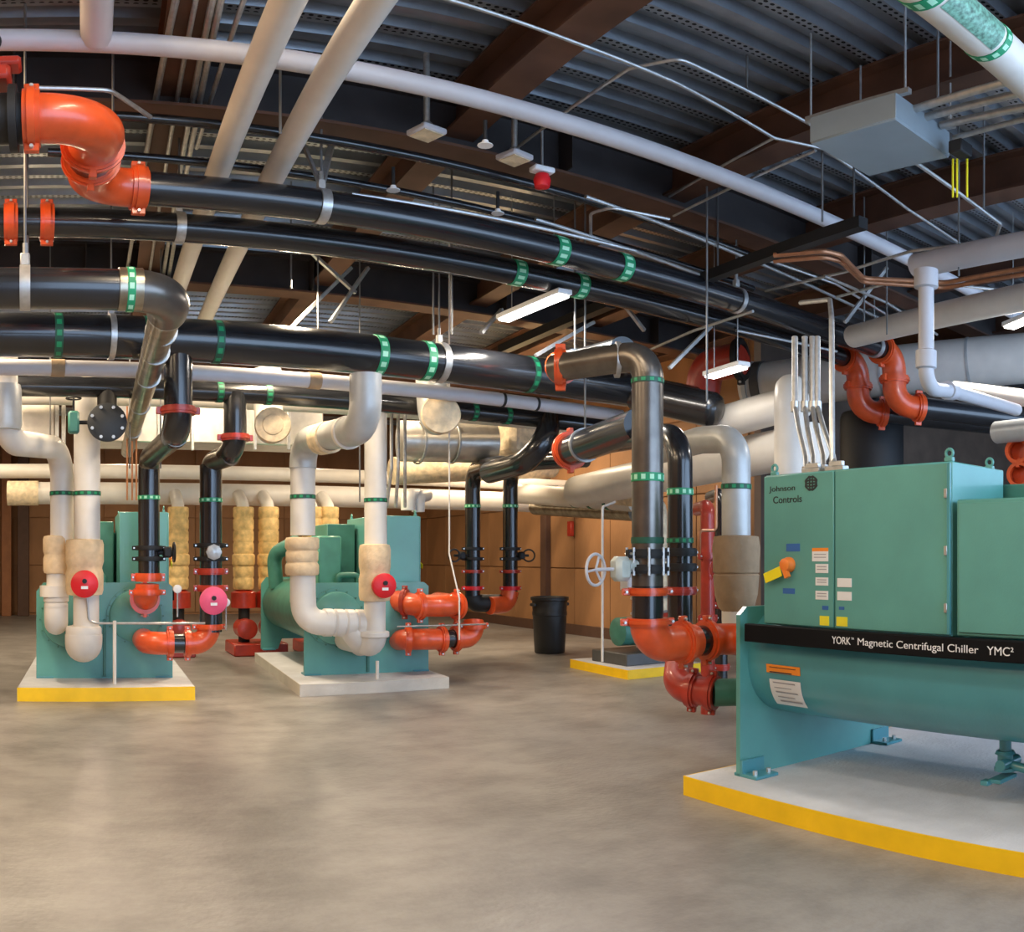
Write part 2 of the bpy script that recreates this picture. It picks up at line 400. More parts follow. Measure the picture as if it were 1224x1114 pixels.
def chiller():
    t = thing('chiller', 'large close teal chiller with tall door cabinet and black name stripe', 'chiller', (0, 0, 0), 'teal chillers standing on concrete pads')
    poly = [(-.78, 0), (.78, 0), (.78, 1.0), (.70, 1.10), (-.72, 1.10), (-.78, 1.05)]
    poly2 = [(-.78, 0), (-.52, 0), (-.46, .16), (.46, .16), (.52, 0), (.78, 0), (.78, 1.0), (.70, 1.10), (-.72, 1.10), (-.78, 1.05)]
    for y, pl in ((0, poly2), (-3.0, poly2)):
        G().prism(pl if y else poly, (0, y, 0), (1, 0, 0), (0, 0, 1), (0, -.035, 0)).build('tube_sheet', TEAL, t, smooth=False)
        for x in (-.68, .68):
            g = G(); g.box((x, y-.08 if y == 0 else y+.05, .011), (.2, .2, .022), b=.003); g.box((x, y-.045, .06), (.2, .02, .10), b=.003)
            fo = g.build('foot', TEALB, t)
            g = G()
            for s in (-1, 1): g.cyl((x+s*.06, y-.13, .02), (x+s*.06, y-.13, .05), .016, seg=6)
            g.each('anchor_bolt', BOLT, fo)
    G().lathe((-.35, -.02, .75), (0, -1, 0), [(0, .36), (2.98, .36)], 48).build('condenser_shell', TEALB, t)
    G().lathe((.38, -.02, .70), (0, -1, 0), [(0, .38), (2.98, .38)], 48).build('evaporator_shell', TEALD, t)
    for x, z, r in ((-.35, .72, .33), (.40, .68, .35)):
        g = G(); g.lathe((x, 0, z), (0, 1, 0), [(0, r), (.035, r), (.035, r-.03), (.09, r-.04), (.13, r-.10), (.15, r-.2), (.155, 0)], 36)
        wbx = g.build('water_box', TEAL, t)
        g = G()
        for k in range(16):
            a = 2*pi*k/16; g.cyl((x+cos(a)*(r-.014), .03, z+sin(a)*(r-.014)), (x+cos(a)*(r-.014), .05, z+sin(a)*(r-.014)), .011, seg=6)
        g.each('bolt', TEALD, wbx)
    G().box((0, .012, .35), (.03, .03, .66), b=.004).build('rib', TEALD, t)
    # black name stripe with lettering
    st = G().box((-.785, -1.60, .945), (.05, 3.0, .112), b=.006).build('name_stripe', STRP, t)
    face_text('YORK', st, -.815, .925, -.812, .135, .042, WTX, .002); face_text('TM', st, -.955, .955, -.812, .018, .012, WTX)
    face_text('Magnetic Centrifugal Chiller', st, -1.0, .915, -.812, .77, .053, WTX, 0); face_text('YMC\u00b2', st, -1.82, .925, -.812, .15, .044, WTX, 0)
    # control cabinet with two doors
    cb = G().box((-.46, -.895, 1.46), (.565, 1.35, .92), b=.006).build('cabinet', TEAL, t)
    d1 = G().box((-.750, -.503, 1.46), (.018, .560, .905), b=.005).build('door', TEAL, t)
    d2 = G().box((-.750, -1.178, 1.46), (.018, .775, .905), b=.005).build('door', TEAL, t)
    g = G(); g.box((-.762, -1.562, 1.46), (.012, .022, .90), b=.003); g.build('door_trim', TEALB, d2)
    g = G()
    for z in (1.15, 1.45, 1.75): g.box((-.765, -1.545, z), (.014, .02, .05), b=.003)
    g.each('hinge', STEEL, d2)
    face_text('Johnson', d1, -.270, 1.805, -.760, .215, .043, INK, .004)
    face_text('Controls', d1, -.305, 1.742, -.760, .235, .043, INK, .004)
    # round emblem of crossing arcs
    g = G()
    for i in range(5):
        k = (i-2)/2.4
        pts = []
        for j in range(9):
            a = -1.25+2.5*j/8; pts.append(V((-.7605, -.612-.05*(sin(a)*.98), 1.85+.045*(k*cos(a)))))
        for j in range(8): g.bar(pts[j], pts[j+1], .003, .009, (0, 0, 1) if abs((pts[j+1]-pts[j]).z) < .02 else (0, 1, 0))
    for i in range(4):
        k = (i-1.5)/2.
        pts = []
        for j in range(9):
            a = -1.25+2.5*j/8; pts.append(V((-.7615, -.612-.05*(k*cos(a)), 1.85+.045*sin(a))))
        for j in range(8): g.bar(pts[j], pts[j+1], .003, .007, (0, 1, 0))
    g.build('emblem', INK, d1, smooth=False)
    def plate(y, z, w_, h_, m, name='label_plate', par=d1, rot=0., x=-.7605):
        Y = V((0, -cos(rot), -sin(rot)))
        return G().box((x, y, z), (w_, .003, h_), Y, V((0, -sin(rot), cos(rot)))).build(name, m, par, smooth=False)
    def at(px, py, X=3.84):
        p = PX(px, py, X); return p.y-3.97, p.z-.13
    for x0, y0, x1, y1, m in ((971, 659, 990, 671, PAP), (975, 674, 990, 685, PAP), (975, 690, 990, 700, PAP), (975, 706, 990, 717, PAP), (971, 655, 990, 659, ORL), (980, 736, 991, 748, YLB), (940, 650, 956, 659, BLU), (983, 724, 990, 729, BLU), (936, 703, 950, 710, BLU)):
        a = at(x0, y0); b_ = at(x1, y1); plate((a[0]+b_[0])/2, (a[1]+b_[1])/2, abs(a[0]-b_[0]), abs(a[1]-b_[1]), m)
        if m is PAP:
            for q in (.3, .6):
                g = G(); g.box((-.7625, (a[0]+b_[0])/2, a[1]*(1-q)+b_[1]*q), (.002, abs(a[0]-b_[0])*.75, .005)); g.build('print_line', mat('print_grey', (.35, .35, .38), .6) if 'print_grey' not in MATS else MATS['print_grey'], d1, smooth=False)
    for x0, y0, x1, y1, m in ((1001, 691, 1018, 702, PAP), (1001, 707, 1018, 718, PAP), (1000, 737, 1013, 749, YLB), (1003, 725, 1009, 729, BLU)):
        a = at(x0, y0); b_ = at(x1, y1); plate((a[0]+b_[0])/2, (a[1]+b_[1])/2, abs(a[0]-b_[0]), abs(a[1]-b_[1]), m, par=d2)
    # rotary disconnect with hanging tag
    y, z = at(944, 675); g = G(); g.lathe((-.76, y, z), (-1, 0, 0), [(0, .046), (.02, .046), (.03, .04), (.05, .038), (.055, .03)], 20)
    g.bar((-.80, y+.025, z+.02), (-.80, y-.02, z-.075), .03, .026, (-1, 0, 0)); sw = g.build('rotary_switch', mat('switch_orange', (.85, .22, .03), .4), t)
    y2, z2 = at(929, 687)
    G().box((-.80, y2, z2), (.145, .006, .062), V((0, -.95, .33)), V((0, .33, .95)), b=.002).build('hanging_tag', YTG, t)
    # vessel warning label and data sheet
    def curved(x0, y0, x1, y1, m, name, sk=0.):
        a = at(x0, y0, 3.90); b_ = at(x1, y1, 3.90); n = 6; vs = []
        for i in range(n+1):
            z_ = a[1]+(b_[1]-a[1])*i/n; s = sqrt(max(.001, (.363 if 'print' not in name else .3665)**2-(z_-.75)**2)); xx = -.35-s
            vs += [(xx, a[0]-sk*i/n, z_), (xx, b_[0]-sk*i/n, z_)]
        vs += [(p[0]-.003, p[1], p[2]) for p in vs]
        fs = []; o = 2*(n+1)
        for i in range(n): fs += [(2*i, 2*i+1, 2*i+3, 2*i+2), (o+2*i, o+2*i+2, o+2*i+3, o+2*i+1), (2*i, 2*i+2, o+2*i+2, o+2*i), (2*i+1, o+2*i+1, o+2*i+3, 2*i+3)]
        return G().add(vs, fs).build(name, m, t, label=None)
    curved(918, 793, 958, 808, ORL, 'warning_label'); ds = curved(920, 811, 957, 850, PAP, 'data_sheet', -.035)
    for k in range(5): curved(924, 816+k*6, 950-(k % 2)*6, 818+k*6, MATS['print_grey'], 'print_line', -.002).parent = ds
    curved(922, 797, 953, 800, INK, 'print_line'); curved(922, 803, 948, 805, INK, 'print_line')
    # second cabinet, equipment between cabinet and evaporator
    c2 = G().box((-.43, -2.16, 1.36), (.64, 1.12, .71), b=.008).build('side_cabinet', TEAL, t)
    G().box((-.755, -2.16, 1.36), (.014, 1.08, .67), b=.004).build('door', TEAL, c2)
    G().box((.05, -1.5, 1.42), (.38, .9, .84), b=.008).build('starter_box', TEALD, t)
    G().box((.34, -.75, 1.36), (.30, .5, .62), b=.02).build('motor_box', mat('green_motor_box', (.07, .27, .19), .4), t)
    g = G(); g.lathe((.34, -1.1, 1.38), (0, -1, 0), [(0, .12), (.02, .2), (.1, .24), (.5, .26), (.9, .26), (.95, .20), (1.3, .18), (1.35, .1)], 28); g.build('compressor', TEALD, t)
    G().tube([(.62, -2.6, .95), (.66, -2.6, 1.45), (.40, -2.2, 1.62)], .11, .2).build('suction_elbow', TEALD, t)
    G().tube([(.25, -.5, 1.0), (.25, -.45, 1.18), (.0, -.4, 1.18), (-.0, -.4, 1.0)], .04, .06).build('refrigerant_line', TEALD, t)
    # lifting eyes
    for y_, z_, x_ in ((-.26, 1.92, -.70), (-1.54, 1.92, -.72), (-1.5, 1.92, -.22)):
        g = G(); g.box((x_, y_, z_+.012), (.03, .05, .024), b=.003); g.torus((x_, y_, z_+.045), (1, 0, 0), .022, .009, 14, 6); g.build('lifting_eye', TEAL, t)
    # drain valve under the condenser
    y = -1.62; g = G(); g.cyl((-.25, y, .45), (-.25, y, .28), .035); g.lathe((-.25, y, .30), (0, 0, -1), [(0, .05), (.02, .06), (.02, .045), (.10, .045), (.10, .065), (.12, .065)], 18)
    g.cyl((-.35, y-.02, .23), (-.15, y-.02, .23), .032); g.cyl((-.25, y, .22), (-.25, y-.16, .20), .028); g.box((-.28, y, .14), (.20, .08, .025), b=.004); g.box((-.38, y+.05, .13), (.06, .05, .03), b=.004)
    g.build('drain_valve', TEALB, t)
    G().tube([(-.25, y-.15, .20), (-.2, y-.4, .22), (.05, y-.55, .42)], .022, .08, 8).build('drain_line', TEALB, t)
    return t
C0 = chiller()
C1 = copy_tree(C0); C2 = copy_tree(C0)
C0.location = (4.60, 3.97, .13)
C1.location = (.40, 9.93, .15); C1.rotation_euler.z = pi-.015
C2.location = (3.51, 9.84, .135); C2.rotation_euler.z = pi-.05
C1['label'] = 'distant teal chiller on yellow edged pad behind the twin white risers'
C2['label'] = 'distant teal chiller on white pad near the black bin'

# ================================================================ OVERHEAD PIPES
def longpipe(name, label, cat, pts, r, m, fillet=.25, seg=20, group=None):
    pts = [V(p) for p in pts]; t = thing(name, label, cat, pts[0], group)
    G().tube(pts, r, fillet, seg).build('pipe', m, t); return t
def onpipe(a, b, px):
    """point of line a-b seen in picture column px"""
    a, b = V(a), V(b); az = px/F-A0; d = b-a; n = V((cos(az), -sin(az), 0)); k = -a.dot(n)/d.dot(n); return a+d*k
def lerp(a, b, k): return V(a)*(1-k)+V(b)*k
# A: upper black main, dropping through two orange elbows at its far end
A0p, A1p = PZ(158, 224.5, 4.1), PZ(1052, 417, 4.1)
ta = thing('black_main_pipe', 'upper thick black pipe main with orange elbows at its near end', 'pipe', A0p)
G().tube([A0p, A1p], .125, 0, 24).build('pipe', BLK, ta)
e0 = V((-.62, 4.35, 3.95)); ax = (A1p-A0p).normalized()
G().tube([e0+V((.42, 0, 0)), V((.18, 4.35, 3.95)), V((.13, 4.85, 4.02))], .146, .30, 28, 14).build('elbow', ORG, ta)
G().cyl((.135, 4.8, 4.015), (.12, 5.25, 4.06), .132).build('spool', BLK, ta)
G().tube([(.13, 5.08, 4.045), (.12, 5.62, 4.10), A0p+ax*.10], .140, .28, 28, 14).build('elbow', ORG, ta)
coupling(ta, e0+V((.43, 0, 0)), (1, 0, 0), .145, ORG, .085); coupling(ta, (.13, 4.84, 4.02), (-.05, 1, .1), .142, ORG, .06, False); coupling(ta, (.125, 5.12, 4.05), (-.05, 1, .1), .138, ORG, .06, False)
coupling(ta, A0p+ax*.04, ax, .135, ORG, .10)
vl = thing('butterfly_valve', 'black flanged valve with red top flange beside the upper orange elbow', 'valve', e0+V((.2, 0, -.2)))
g = G(); g.cyl(e0+V((-.5, 0, 0)), e0+V((.4, 0, 0)), .15, seg=24); g.build('valve_body', BLKM, vl)
for x in (.0, .34): G().ring(e0+V((x, 0, 0)), (1, 0, 0), .14, .20, .04, 24).build('flange', BLKM, vl)
g = G(); g.box(e0+V((.2, -.02, .26)), (.26, .2, .10), b=.02); g.build('actuator', RED, vl)
g = G(); g.box(e0+V((.2, -.02, .35)), (.36, .14, .06), b=.015); g.build('actuator_flange', RED, vl)
G().torus(e0+V((.18, -.02, .52)), (0, 1, 0), .09, .012).build('handwheel', BLKM, vl); G().cyl(e0+V((.2, -.02, .36)), e0+V((.2, -.02, .53)), .02).build('stem', STEEL, vl)
def drop(t, end, axd, d1, d2, out, r, name='elbow'):
    """two orange elbows: from the end of a main, down, then on"""
    a = V(end); axd = V(axd).normalized(); c = a+axd*d1; d = c+V((0, 0, -d2)); o = d+V(out)
    G().tube([a, c, (c+d)/2], r, d1*.75, 20).build(name, ORG, t); G().tube([(c+d)/2, d, d+V(out).normalized()*d1], r, d1*.75, 20).build(name, ORG, t)
    coupling(t, a+axd*.03, axd, r, ORG, .09, False); coupling(t, (c+d)/2, (0, 0, 1), r, ORG, .09, False); coupling(t, d+V(out).normalized()*d1, out, r, ORG, .09, False)
    G().tube([d+V(out).normalized()*d1, o], r*.95, 0).build('lower_pipe', BLK, t)
drop(ta, A1p, ax, .33, .66, (2.6, -1.6, -.1), .15)
# B: second black main, a little farther and parallel
B0p, B1p = PZ(-40, 266, 4.1), PZ(1008, 427, 4.1); bx = (B1p-B0p).normalized()
tb = thing('black_main_pipe', 'thick black pipe main running just behind the uppermost black main', 'pipe', B0p)
G().tube([B0p, B1p], .118, 0, 24).build('pipe', BLK, tb)
for px in (13, 56): coupling(tb, onpipe(B0p, B1p, px), bx, .125, ORG, .10)
drop(tb, B1p, bx, .33, .66, (2.4, -1.7, -.1), .15)
for px in (665, 742): band(ta, onpipe(A0p, A1p, px), ax, .125, .11)
for px in (616, 691): band(tb, onpipe(B0p, B1p, px), bx, .118, .11)
# C: big header
C0p, C1p = V((-2.2, 7.2, 3.47)), V((7.0, 8.05, 3.47)); cx_ = (C1p-C0p).normalized()
tcn = thing('black_header_pipe', 'thickest black header pipe crossing low above the distant chillers', 'pipe', C0p)
G().tube([C0p, C1p], .195, 0, 28).build('pipe', BLK, tcn)
for px in (450, 507): band(tcn, onpipe(C0p, C1p, px), cx_, .195, .09)
for px in (69, 175, 258, 631): band(tcn, onpipe(C0p, C1p, px), cx_, .195, .07, (GRD, GRN))
# D: pale pipe under it, C2: second black header
D0p, D1p = V((-2.2, 7.50, 3.25)), PY(742, 497, 8.35)
td = thing('pale_pipe', 'long pale grey pipe tucked directly below the thickest black header', 'pipe', D0p)
G().tube([D0p, D1p], .075, 0).build('pipe', LIL, td)
for px in (69, 375, 600, 640): G().ring(onpipe(D0p, D1p, px), D1p-D0p, .07, .082, .12 if px < 500 else .03).build('pipe_label', BLKM if px > 500 else TAN, td)
E0p, E1p = V((-2.2, 8.55, 3.28)), PY(735, 512, 9.1)
te = thing('black_pipe', 'slim black header pipe behind the long pale grey pipe', 'pipe', E0p)
G().tube([E0p, E1p], .105, 0).build('pipe', BLK, te)
for px in (262, 320, 565, 605): band(te, onpipe(E0p, E1p, px), E1p-E0p, .105, .07, (GRD, GRN))
# further flat pale run behind
t = thing('insulated_pipe', 'pale insulated pipe behind the slim black header', 'pipe', V((-1.5, 9.6, 3.02)))
G().tube([PY(20, 474, 9.8), PY(640, 505, 10.4)], .10, 0).build('pipe', WHT, t)
# G: long pale vent pipe near the roof
P0, P1 = PZ(-60, 49, 4.67), PZ(1240, 392, 4.67)
pts = [PZ(x, y, 4.67) for x, y in ((-60, 49), (167, 53), (433, 86), (668, 145), (869, 221), (1077, 318), (1250, 397))]
t = thing('vent_pipe', 'long pale grey vent pipe arching under the roof deck above everything', 'pipe', pts[0])
L0, L1 = V((-1., 4.70, 4.67)), V((12.6, 5.55, 4.67))
G().tube([pts[0], pts[3], pts[-1]], .073, 0).build('pipe', LIL, t)
G().tube([PZ(115, 47, 4.67), PZ(113, 47, 4.67)+V((0, -.45, .1))], .085).build('branch', LIL, t)
for i, px in enumerate((300, 560, 800)): coupling(t, onpipe(pts[0], pts[3], px) if px < 668 else onpipe(pts[3], pts[-1], px), pts[3]-pts[0], .071, LIL, .08, False, 'joint_sleeve') if 0 else None
# two white pipes running away from the camera under the vent pipe
for i, (a, b_, r, lb) in enumerate((((342, 5), (213, 345), .085, 'pale pipe running away overhead beside the bundle of conduits'), ((446, 5), (243, 386), .088, 'pale pipe running away overhead beside the blue lit deck'))):
    p, q = PZ(*a, 4.42), PZ(*b_, 4.42); d = (q-p)
    t = longpipe('overhead_pipe', lb, 'pipe', [p-d*.25, p+d*1.25], r, WHT, group='two pale pipes running away overhead')
# conduits beside them
for i, (a, b_) in enumerate((((208, 10), (172, 200)), ((232, 10), (198, 200)), ((252, 10), (216, 200)), ((288, 10), (240, 160)), ((262, 10), (224, 200)))):
    p, q = PZ(*a, 4.86), PZ(*b_, 4.86); d = q-p
    o = G().tube([p-d*.3, p+d*(2.6 if i != 3 else 1.15)], .021 if i % 2 == 0 else .016, 0, 8).build('conduit', STEEL)
    tag(o, ['steel conduit nearest the orange elbow in the overhead bundle', 'slim steel conduit second from the orange elbow overhead', 'steel conduit in the middle of the overhead bundle', 'slim short conduit beside the pale running pipe', 'steel conduit between bundle middle and pale running pipe'][i], 'conduit', 'steel conduits running away overhead')
# F: black pipe with elbow turning away; the run's reflected light is painted as bright metal
f0, f1 = PY(-40, 345, 5.0), PY(207, 349, 5.05); f1.z = f0.z; f2 = PR(152, 540, 12.4); f2.z = 3.05
t = thing('black_pipe', 'black pipe turning at a steel elbow into a run painted with reflected light', 'pipe', f0)
G().tube([f0, f1+V((-.3, 0, 0))], .128, 0, 24, 12).build('pipe', BLK, t)
G().tube([f1+V((-.32, 0, 0)), f1+V((0, 0, 0)), f1+V((.0, .34, -.03))], .131, .26, 24, 12).build('elbow', GUN, t)
G().tube([f1+V((0, .30, -.03)), f1+V((0, .8, -.07)), f2], [.112, .098, .09], 0, 20).build('reflection_toned_run', STNL, t)
for k, q in ((.0, .114), (.05, .102), (.12, .098), (.25, .097), (.45, .094), (.7, .094)): G().ring(lerp(f1+V((0, .36+1.2*min(k, .1), -.035-.3*min(k, .1))), f2, k), f2-f1, .08, q+.010, .03).build('jacket_band', STEEL, t)
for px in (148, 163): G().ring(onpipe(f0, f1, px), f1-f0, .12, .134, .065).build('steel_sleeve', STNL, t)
band(t, onpipe(f0, f1, 155), f1-f0, .134, .045)
# pipe with green bands at the near upper corner
a, b_ = PZ(1070, -40, 4.4), PZ(1260, 124, 4.4); d = (b_-a)
t = longpipe('insulated_pipe', 'thick white insulated pipe with green flow bands above the junction box', 'pipe', [a-d*.8, b_+d*1.2], .122, WHT)
dn = d.normalized()
band(t, onpipe(a, b_, 1180), dn, .122, .055)
band(t, onpipe(a, b_, 1103), dn, .122, .08)
u_, v_, _a = frame(dn); vs = []; fs = []; p = onpipe(a, b_, 1112); q = onpipe(a, b_, 1174)
for k in range(9):
    an = k/8*1.5; o_ = V((0, -1, 0))*cos(-1.1+an)*0+(V((-dn.y, dn.x, 0))*-1)*cos(.35-an)*.124+V((0, 0, 1))*sin(.35-an)*.124
    vs += [p+o_, q+o_]
for k in range(8): fs.append((2*k, 2*k+1, 2*k+3, 2*k+2))
G().add(vs, fs).build('pipe_label', mat('band_pale_green', (.16, .34, .25), .5, 0, .6, 45), t)

# ---------------------------------------------------------------- hangers on the mains
hl = ['steel strap hanger round the upper black main beside the pale pipes', 'steel strap hanger round the lower black main near the orange elbow', 'steel strap hanger round the thick header beside the light', 'hanger on thick header below the reflection toned run', 'hanger on the elbowed black pipe in the corner', 'hanger near the two drop elbows', 'hanger on the upper black main above cabinet conduits']
def hat(line, px, r, lb, ax_, **k): return hanger(onpipe(*line, px), r, ax_, lb, **k)
hat((A0p, A1p), 384, .125, hl[0], ax, w=.07); hat((B0p, B1p), 214, .118, hl[1], bx, w=.07); hat((C0p, C1p), 525, .195, hl[2], cx_, w=.07)
hat((C0p, C1p), 133, .195, hl[3], cx_); hat((f0, f1), 30, .128, hl[4], f1-f0, w=.06); hat((A0p, A1p), 1045, .125, hl[5], ax, w=.07); hat((A0p, A1p), 880, .125, hl[6], ax)
g = G(); p = onpipe(A0p, A1p, 386)
hb = thing('strut_brace', 'galvanised diagonal brace pair above the strap on the upper black main', 'brace', p+V((0, 0, .2)))
G().bar(p+V((0, .02, .2)), p+V((.30, .6, 1.1)), .04, .04).build('strut', STEEL, hb); G().bar(p+V((-.02, .02, .2)), p+V((-.12, .5, 1.1)), .025, .025).build('strut', STEEL, hb)
rods = [(33, 40, 320, 6.3), (135, 60, 140, 5.4), (335, 90, 160, 5.2), (380, 300, 395, 8.6), (348, 300, 345, 8.2), (1060, 90, 190, 6.3), (1121, 85, 120, 5.2), (1176, 150, 250, 6.5), (983, 195, 265, 6.6), (893, 40, 105, 5.8), (660, 180, 215, 7.), (705, 195, 240, 7.4), (1033, 310, 385, 8.5), (1060, 350, 400, 8.7), (845, 400, 480, 7.4), (60, 470, 530, 9.2), (430, 470, 600, 9.5), (192, 460, 560, 9.1), (540, 305, 400, 7.6), (155, 400, 560, 9.4), (518, 330, 400, 8.3), (1146, 310, 330, 7)]
near = ['beside the red valve flange', 'above the small angled conduit', 'between the two pale running pipes', 'left of the black mains brace', 'under the second black main', 'beside the grey junction box', 'on the far corner of the junction box', 'near the yellow straps', 'below the junction box', 'on the curved conduit', 'near the red sprinkler head', 'past the red sprinkler head', 'beside the drop elbows', 'above the far drop elbow', 'by the second lit lamp', 'beside the black flange', 'behind the curved white elbow', 'by the first header branch', 'above the unlit end of lamp', 'by the reflection toned run end', 'beside the brown beam', 'on the pale drop pipe']
for (px, y0, y1, r), n_ in zip(rods, near): rod(px, y0, y1, r, 'thin steel hanger rod '+n_)

# ================================================================ CEILING CONDUITS, BOXES, LAMPS
def conduit(label, pts, z=None, r=.014, m=STEEL, name='conduit', cat='conduit', fillet=.1, group='bent steel conduits under the roof deck'):
    P = [PZ(x, y, z) if z else PR(x, y, q) for (x, y, *q_) in pts for q in [q_[0] if q_ else 0]]
    return tag(G().tube(P, r, fillet, 8, 6).build(name, m), label, cat, group)
conduit('long steel conduit from roof beam to the junction box', [(520, -5), (685, 50), (810, 100), (925, 165), (985, 178), (1085, 250), (1160, 300)], 4.85)
conduit('steel conduit curving over the deck into the junction box', [(600, 190), (640, 160), (752, 82), (812, 70), (985, 158)], 4.9)
conduit('steel conduit leaving the junction box and hooking near the copper tubes', [(1085, 188), (1196, 268), (1190, 285)], 4.35, .016)
conduit('thin conduit branch toward the brown beam beside vent pipe', [(800, 235), (925, 165), ], 4.88, .012)
conduit('thin conduit below vent pipe parallel to the brown beam', [(805, 258), (975, 180)], 4.75, .013)
conduit('angled thin conduit behind the orange elbow', [(35, 105), (132, 108), (180, 140)], 4.5, .016)
conduit('goose neck conduit above the green banded main', [(706, 285), (706, 255), (730, 248), (800, 262)], 4.45, .014)
conduit('slim conduit across the deck near the second lit lamp', [(900, 305), (1000, 340), (1090, 395)], 4.4, .014)
conduit('slim conduit meeting the copper tubes', [(915, 348), (1010, 325), (1090, 300), (1224, 285)], 4.3, .016)
conduit('slim conduit crossing behind the pale drop pipe', [(1000, 355), (1075, 335), (1224, 350)], 4.2, .016)
conduit('slim rising conduit past the hooked conduit', [(985, 330), (1060, 362), (1120, 400)], 4.2, .016)
conduit('short conduit stub beside the orange strap of the junction box', [(750, 430), (830, 395), (900, 372)], 3.9, .016)
conduit('thin conduit crossing above first lit lamp', [(450, 20), (540, -20)], 4.9, .014) if 0 else None
for i, (a, b_) in enumerate((((1085, 133), (1235, 90)), ((1100, 142), (1235, 108)), ((1125, 150), (1235, 126)), ((1140, 165), (1235, 140)))):
    p, q = PZ(*a, 4.5), PZ(*b_, 4.5)
    tag(G().tube([p, q+(q-p)*.6], .03 if i < 3 else .022, 0, 10).build('conduit', STEEL), ['uppermost', 'second', 'third', 'lowest and slimmest'][i]+' steel conduit leaving the junction box toward the white pipe', 'conduit', 'steel conduits leaving the junction box')
for i, (a, b_, z, n_) in enumerate((((640, 262), (1015, 402), 4.42, 'riding just above the upper black main'), ((700, 235), (1060, 385), 4.5, 'parallel to the upper black main under the goose neck'), ((420, 232), (760, 300), 4.36, 'tight above the green bands of the upper main'), ((880, 395), (1000, 420), 4.0, 'short piece under the black mains by the cabinet conduits'))):
    tag(G().tube([PZ(*a, z), PZ(*b_, z)], .018, 0, 8).build('conduit', STEEL), 'straight steel conduit '+n_, 'conduit', 'straight conduits along the black mains')
p = PX(682, 632, 9.4); tag(G().box(p, (.08, .14, .3), b=.01).build('wall_station', RED), 'small dark red box on the brown wall above the bin', 'box')
# junction box
cs = [PZ(973, 173, 4.32), PZ(1066, 138, 4.32), PZ(1134, 186, 4.32), PZ(1040, 211, 4.32)]
cc = sum(cs, V())/4; t = thing('junction_box', 'large flat grey junction box hung below the brown roof beam', 'box', cc)
X_ = ((cs[2]-cs[1])+(cs[3]-cs[0]))/2; Y_ = ((cs[1]-cs[0])+(cs[2]-cs[3]))/2; Y_ = Y_-X_*(X_.dot(Y_)/X_.dot(X_))
G().box(cc+V((0, 0, .10)), (X_.length, Y_.length, .2), X_, b=.005).build('housing', BOXG, t)
G().box(cc+V((0, 0, -.004)), (X_.length*.985, Y_.length*.985, .01), X_, b=.003).build('cover', BOXG, t)
g = G(); xn, yn = X_.normalized(), Y_.normalized()
for i in range(4): q = cc+xn*(X_.length/2)+yn*((i-1.5)*.1)+V((0, 0, .1)); g.cyl(q, q+xn*.06, .03)
g.each('connector', STEEL, t)
for s in (-1, 1):
    q = cc+V((0, 0, .22))+xn*(s*X_.length*.42); G().bar(q-yn*(Y_.length*.6), q+yn*(Y_.length*.6), .04, .04).build('support_strut', STEEL, t)
    for u_ in (-1, 1): G().cyl(q+yn*(u_*Y_.length*.55), q+yn*(u_*Y_.length*.55)+V((0, 0, .74)), .008, seg=6).build('rod', STEEL, t)
t = thing('valve_chain', 'yellow looped straps hanging from a small bracket near the junction box', 'straps', PZ(1143, 195, 4.3))
for px in (1139, 1144, 1156): p = PZ(px, 190, 4.3); G().tube([p, p+V((0, 0, -.30))], .008, 0, 6).build('strap', YTG, t)
p = PZ(1148, 178, 4.3); G().box(p, (.14, .1, .1), b=.01).build('bracket', BLKM, t)
# black strut run
a, b_ = PZ(842, 333, 4.2), PZ(1032, 266, 4.2)
t = thing('black_strut', 'matt black channel strut crossing below the vent pipe', 'strut', a); G().bar(a, b_, .10, .10).build('channel', BLKM, t)
for k in (.1, .95): q = lerp(a, b_, k); G().cyl(q, (q.x, q.y, DECK), .01, seg=6).build('rod', STKD, t)
a, b_ = PZ(600, 418, 4.55), PZ(730, 362, 4.55)
tag(G().bar(a, b_, .13, .12).build('black_strut', BLKM), 'matt black channel behind the first lit lamp', 'strut')
# copper tubes
for i in range(2):
    conduit(['upper copper tube dipping past the pale drop pipe', 'lower copper tube dipping past the pale drop pipe'][i], [(925, 305+i*7), (985, 300+i*7), (1005, 305+i*7), (1032, 333+i*4), (1130, 338+i*6), (1240, 318+i*7)], 4.15, .025, COPP, 'copper_tube', 'tube', .12, 'pair of copper tubes')
# black sprinkler mains
for a, b_, z, r, lb in (((250, 148), (930, 318), 4.6, .038, 'black sprinkler pipe just under the dark girder'), ((250, 195), (900, 345), 4.5, .034, 'black sprinkler pipe directly above the upper black main')):
    p, q = PZ(*a, z), PZ(*b_, z); tag(G().tube([p-(q-p)*.2, q], r, 0, 12).build('sprinkler_pipe', BLK), lb, 'pipe')
for px, py, n_ in ((470, 222, 'beside the blue lit deck'), (595, 250, 'near the red bodied detector'), (580, 168, 'under the brown beam')):
    p = PZ(px, py, 4.38); t = thing('sprinkler', 'small white sprinkler head '+n_, 'sprinkler', p); G().cyl(p, p+V((0, 0, .16)), .014, seg=8).build('drop', BLKM, t)
    G().lathe(p, (0, 0, -1), [(0, .02), (.03, .028), (.035, .05), (.042, .05)], 12).build('deflector', WTX, t)
p = PZ(648, 217, 4.45); t = thing('alarm_beacon', 'small red alarm beacon under the vent pipe', 'beacon', p)
G().lathe(p+V((0, 0, .06)), (0, 0, -1), [(0, .05), (.05, .065), (.11, .055), (.12, .0)], 16).build('lens', VRED, t); G().box(p+V((0, 0, .1)), (.17, .1, .05), b=.01).build('base', WTX, t)
G().cyl(p+V((0, 0, .12)), p+V((0, 0, .5)), .01).build('stem', STEEL, t)
